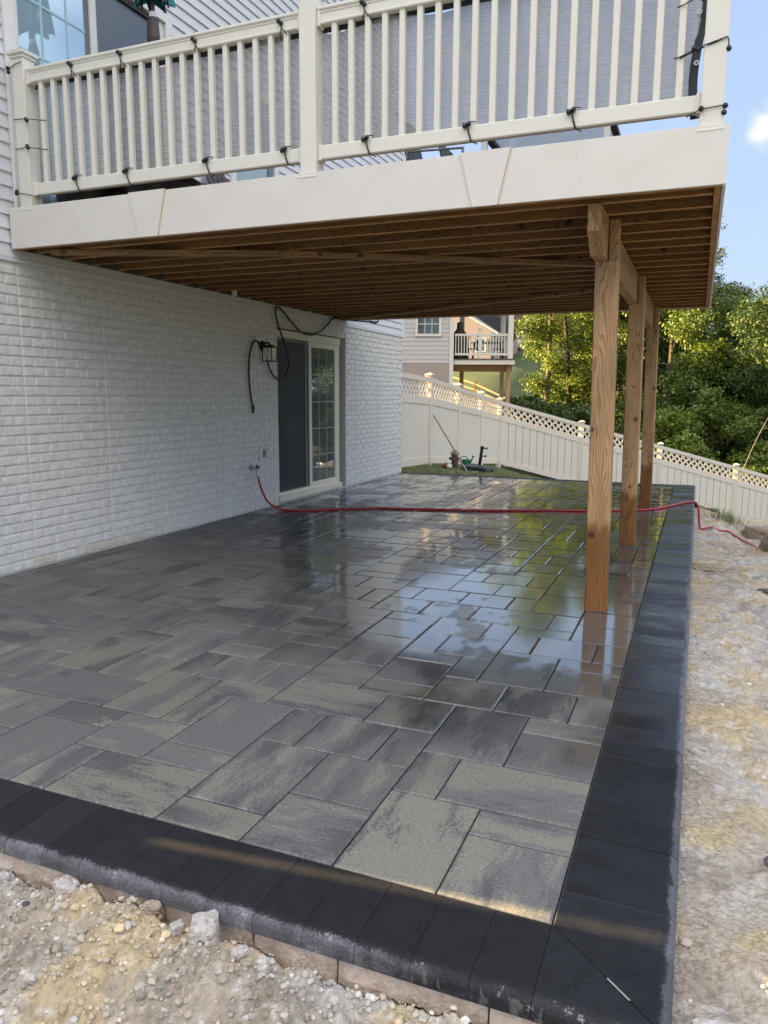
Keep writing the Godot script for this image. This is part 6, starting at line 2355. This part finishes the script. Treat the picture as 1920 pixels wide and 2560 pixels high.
func grow_tree(called: String, label: String, category: String, at: Vector3, height: float, spread: float, crown_from: float, dense: float, colour: Color, trunk_r: float, bark: String, seed_: int, group: String) -> void:
	var q := RandomNumberGenerator.new()
	q.seed = seed_
	var t := thing(called, label, category, at, group)
	var b := MB.new()
	var lean := Vector3(q.randf_range(-0.06, 0.06), 0, q.randf_range(-0.06, 0.06)) * height
	var spine := PackedVector3Array()
	for i in 9:
		var f := i / 8.0
		spine.append(Vector3(lean.x * f * f + 0.12 * sin(f * 5.0 + seed_), f * height * 0.93 - 0.4 * (1.0 - f), lean.z * f * f + 0.12 * cos(f * 4.0 + seed_)))
	b.tube(spine, trunk_r, trunk_r * 0.18, 9)
	var clumps := []
	var n := int(9 + height * 0.9)
	for i in n:
		var f := lerpf(crown_from, 0.97, (i + q.randf() * 0.8) / n)
		var k := mini(int(f * 8), 7)
		var p := spine[k].lerp(spine[k + 1], f * 8 - k)
		var a := i * 2.4 + q.randf() * 0.9
		var shape := sin(clampf((f - crown_from) / (1.02 - crown_from), 0.0, 1.0) * PI * 0.92 + 0.22)
		var reach := spread * maxf(shape, 0.22) * q.randf_range(0.6, 1.1)
		var tip := p + Vector3(cos(a), q.randf_range(0.05, 0.45), sin(a)) * reach
		var mid := p.lerp(tip, 0.5) + Vector3(0, reach * 0.1, 0)
		b.tube(PackedVector3Array([p, mid, tip]), trunk_r * 0.30 * (1.15 - f), 0.015, 6, false)
		for s in 3:
			var c := mid.lerp(tip, [0.25, 0.75, 1.05][s]) + Vector3(q.randf_range(-1, 1), q.randf_range(-0.5, 0.7), q.randf_range(-1, 1)) * reach * 0.22
			clumps.append([c, q.randf_range(0.24, 0.42) * spread * [0.75, 1.0, 0.85][s], q.randf_range(0.72, 1.22), q.randf()])
	part("trunk", b, M[bark], t)
	var mm := MultiMesh.new()
	mm.transform_format = MultiMesh.TRANSFORM_3D
	mm.use_colors = true
	mm.mesh = sprays[seed_ % 3]
	var places := []
	for c in clumps:
		var r: float = c[1]
		var m := int(dense * 72.0 * r * r) + 8
		for i in m:
			var d := Vector3(q.randfn(), q.randfn(), q.randfn()).normalized()
			var pos: Vector3 = c[0] + d * Vector3(r, r * 0.72, r) * pow(q.randf(), 0.42)
			places.append([pos, c[2], c[3]])
	mm.instance_count = places.size()
	for i in places.size():
		var e: Array = places[i]
		var bs := Basis.from_euler(Vector3(q.randf_range(-0.6, 0.6), q.randf() * TAU, q.randf_range(-0.6, 0.6))).scaled(Vector3.ONE * q.randf_range(0.85, 1.5))
		mm.set_instance_transform(i, Transform3D(bs, e[0]))
		var k: float = e[1] * q.randf_range(0.8, 1.2)
		mm.set_instance_color(i, colour.lerp(Color(colour.r * 1.3, colour.g * 1.2, colour.b), e[2] * 0.7) * k)
	var mi := MultiMeshInstance3D.new()
	mi.name = "crown"
	mi.multimesh = mm
	mi.set_meta("kind", "stuff")
	t.add_child(mi, true)

func woods() -> void:
	make_sprays()
	var bright := Color(0.14, 0.20, 0.032)
	var mid := Color(0.100, 0.150, 0.028)
	var deep := Color(0.062, 0.104, 0.024)
	var olive := Color(0.110, 0.105, 0.034)
	# [x, z, height, spread, crown from, density, colour, trunk, bark, label]
	var list := [
		[-7.3, -39.5, 14.0, 2.5, 0.22, 0.75, bright, 0.17, "pale_bark", "bright slender tree nearest the houses, with a bare pale trunk"],
		[-6.35, -40.5, 13.0, 2.3, 0.20, 0.75, bright, 0.18, "bark", "bright slender tree with a brown trunk, second from the houses"],
		[-5.5, -43.0, 14.0, 2.6, 0.16, 0.8, bright, 0.15, "pale_bark", "bright slender tree left of the front timber post, third from the houses"],
		[-4.3, -42.0, 13.0, 2.8, 0.12, 0.85, bright, 0.16, "bark", "yellow green tree mostly behind the front timber post"],
		[-8.3, -47.0, 11.5, 2.2, 0.20, 0.7, bright, 0.14, "bark", "thin bright tree behind the neighbour's lawn beside the far houses"],
		[-2.7, -40.0, 12.5, 2.6, 0.14, 0.9, mid, 0.17, "pale_bark", "green tree seen between the front and middle timber posts"],
		[-1.5, -37.0, 11.0, 3.0, 0.06, 1.0, mid, 0.22, "bark", "leafy tree right of the far timber post, its sunny side towards the houses"],
		[0.2, -42.0, 11.0, 3.4, 0.10, 1.0, deep, 0.28, "bark", "tall dark tree directly behind the deck corner"],
		[2.4, -39.0, 9.6, 3.2, 0.06, 1.0, deep, 0.26, "bark", "broad dark tree at the right end of the woods in view"],
		[-0.9, -47.0, 16.0, 2.2, 0.25, 0.5, mid, 0.25, "bark", "tallest tree, its thin top against the sky beside the deck"],
		[1.6, -50.0, 12.0, 3.4, 0.2, 0.8, olive, 0.26, "bark", "olive crowned tree on the skyline right of the deck"],
		[4.6, -46.0, 11.8, 3.6, 0.1, 0.9, mid, 0.27, "bark", "sunlit tree on the skyline at the right edge"],
		[3.6, -34.0, 9.0, 3.0, 0.05, 1.0, deep, 0.2, "bark", "low dark tree close behind the right end of the fence"],
		[-2.6, -48.0, 13.0, 3.4, 0.1, 0.8, mid, 0.22, "bark", "green tree deep behind the timber posts"],
		[-4.8, -50.0, 13.0, 3.2, 0.1, 0.8, bright, 0.2, "bark", "bright tree at the back behind the slender trunks"],
		[7.0, -37.0, 13.0, 4.0, 0.06, 0.8, mid, 0.28, "bark", "tree right of the view reflected in the lower glass door"],
		[9.5, -43.0, 14.0, 4.2, 0.06, 0.8, bright, 0.3, "bark", "bright tree far right of the view reflected in the glass door"],
		[12.5, -38.0, 13.0, 4.2, 0.06, 0.8, mid, 0.3, "bark", "green tree beyond the right of the view, second from the far end"],
		[16.0, -41.0, 14.0, 4.5, 0.06, 0.8, deep, 0.3, "bark", "dark tree at the far right end of the woods"]]
	for i in list.size():
		var e: Array = list[i]
		grow_tree("tree", e[9], "tree", Vector3(e[0], land(e[0], e[1]) - 0.2, e[1]), e[2], e[3], e[4], e[5], e[6], e[7], e[8], 100 + i, "trees behind the fence")
	var shrubs := [
		[-0.9, -29.6, 3.6, 1.7, bright * 1.05, "bright yellow green bush rising just behind the fence"],
		[0.5, -31.2, 4.6, 1.8, mid, "tall leafy bush behind the fence right of the bright one"],
		[-2.3, -31.0, 3.2, 1.7, deep, "dark bush low behind the fence at the timber posts"],
		[-4.2, -33.0, 3.4, 1.8, deep, "dark bush behind the lattice left of the front post"],
		[-6.4, -35.0, 3.0, 1.9, mid * 0.8, "bush at the foot of the bright slender trees"],
		[-8.0, -36.5, 2.6, 1.7, deep, "dark bush at the edge of the neighbour's lawn"],
		[1.9, -29.5, 2.6, 1.4, bright, "small sunlit bush at the right end of the fence in view"],
		[2.8, -31.5, 4.2, 1.9, deep, "dark tall bush at the right edge behind the fence"],
		[0.9, -35.0, 7.0, 2.2, bright * 0.9, "vine hung bush climbing the dark trees"],
		[-0.2, -34.0, 6.0, 2.0, mid, "bushy growth in front of the dark trees behind the far post"]]
	for i in shrubs.size():
		var e: Array = shrubs[i]
		grow_tree("bush", e[5], "bush", Vector3(e[0], land(e[0], e[1]) - 0.1, e[1]), e[2], e[3], 0.05, 1.5, e[4], 0.06, "bark", 300 + i, "bushes behind the fence")
	# a bare leaning stem with dry twigs at the right edge
	var at := Vector3(1.35, land(1.35, -27.5), -27.5)
	var t := thing("bare_stem", "bare leaning stem with curled dry twigs behind the right end of the fence", "dead tree", at)
	var b := MB.new()
	b.tube(spline([Vector3(-0.35, 0, 0), Vector3(0.1, 1.6, 0), Vector3(0.45, 2.7, 0), Vector3(0.9, 3.8, 0.1)]), 0.025, 0.012, 6)
	part("stem", b, M.pale_bark, t)
	b = MB.new()
	for k in 5:
		b.tube(spline([Vector3(0.85, 3.6 + 0.1 * k, 0.1), Vector3(0.75 + 0.1 * k, 4.0 + 0.1 * k, 0.1), Vector3(0.95 + 0.12 * k, 4.4 - 0.1 * k, 0.15), Vector3(0.8 + 0.15 * k, 3.7 - 0.1 * k, 0.2)]), 0.008, 0.005, 5)
	part("twigs", b, M.pale_bark, t)
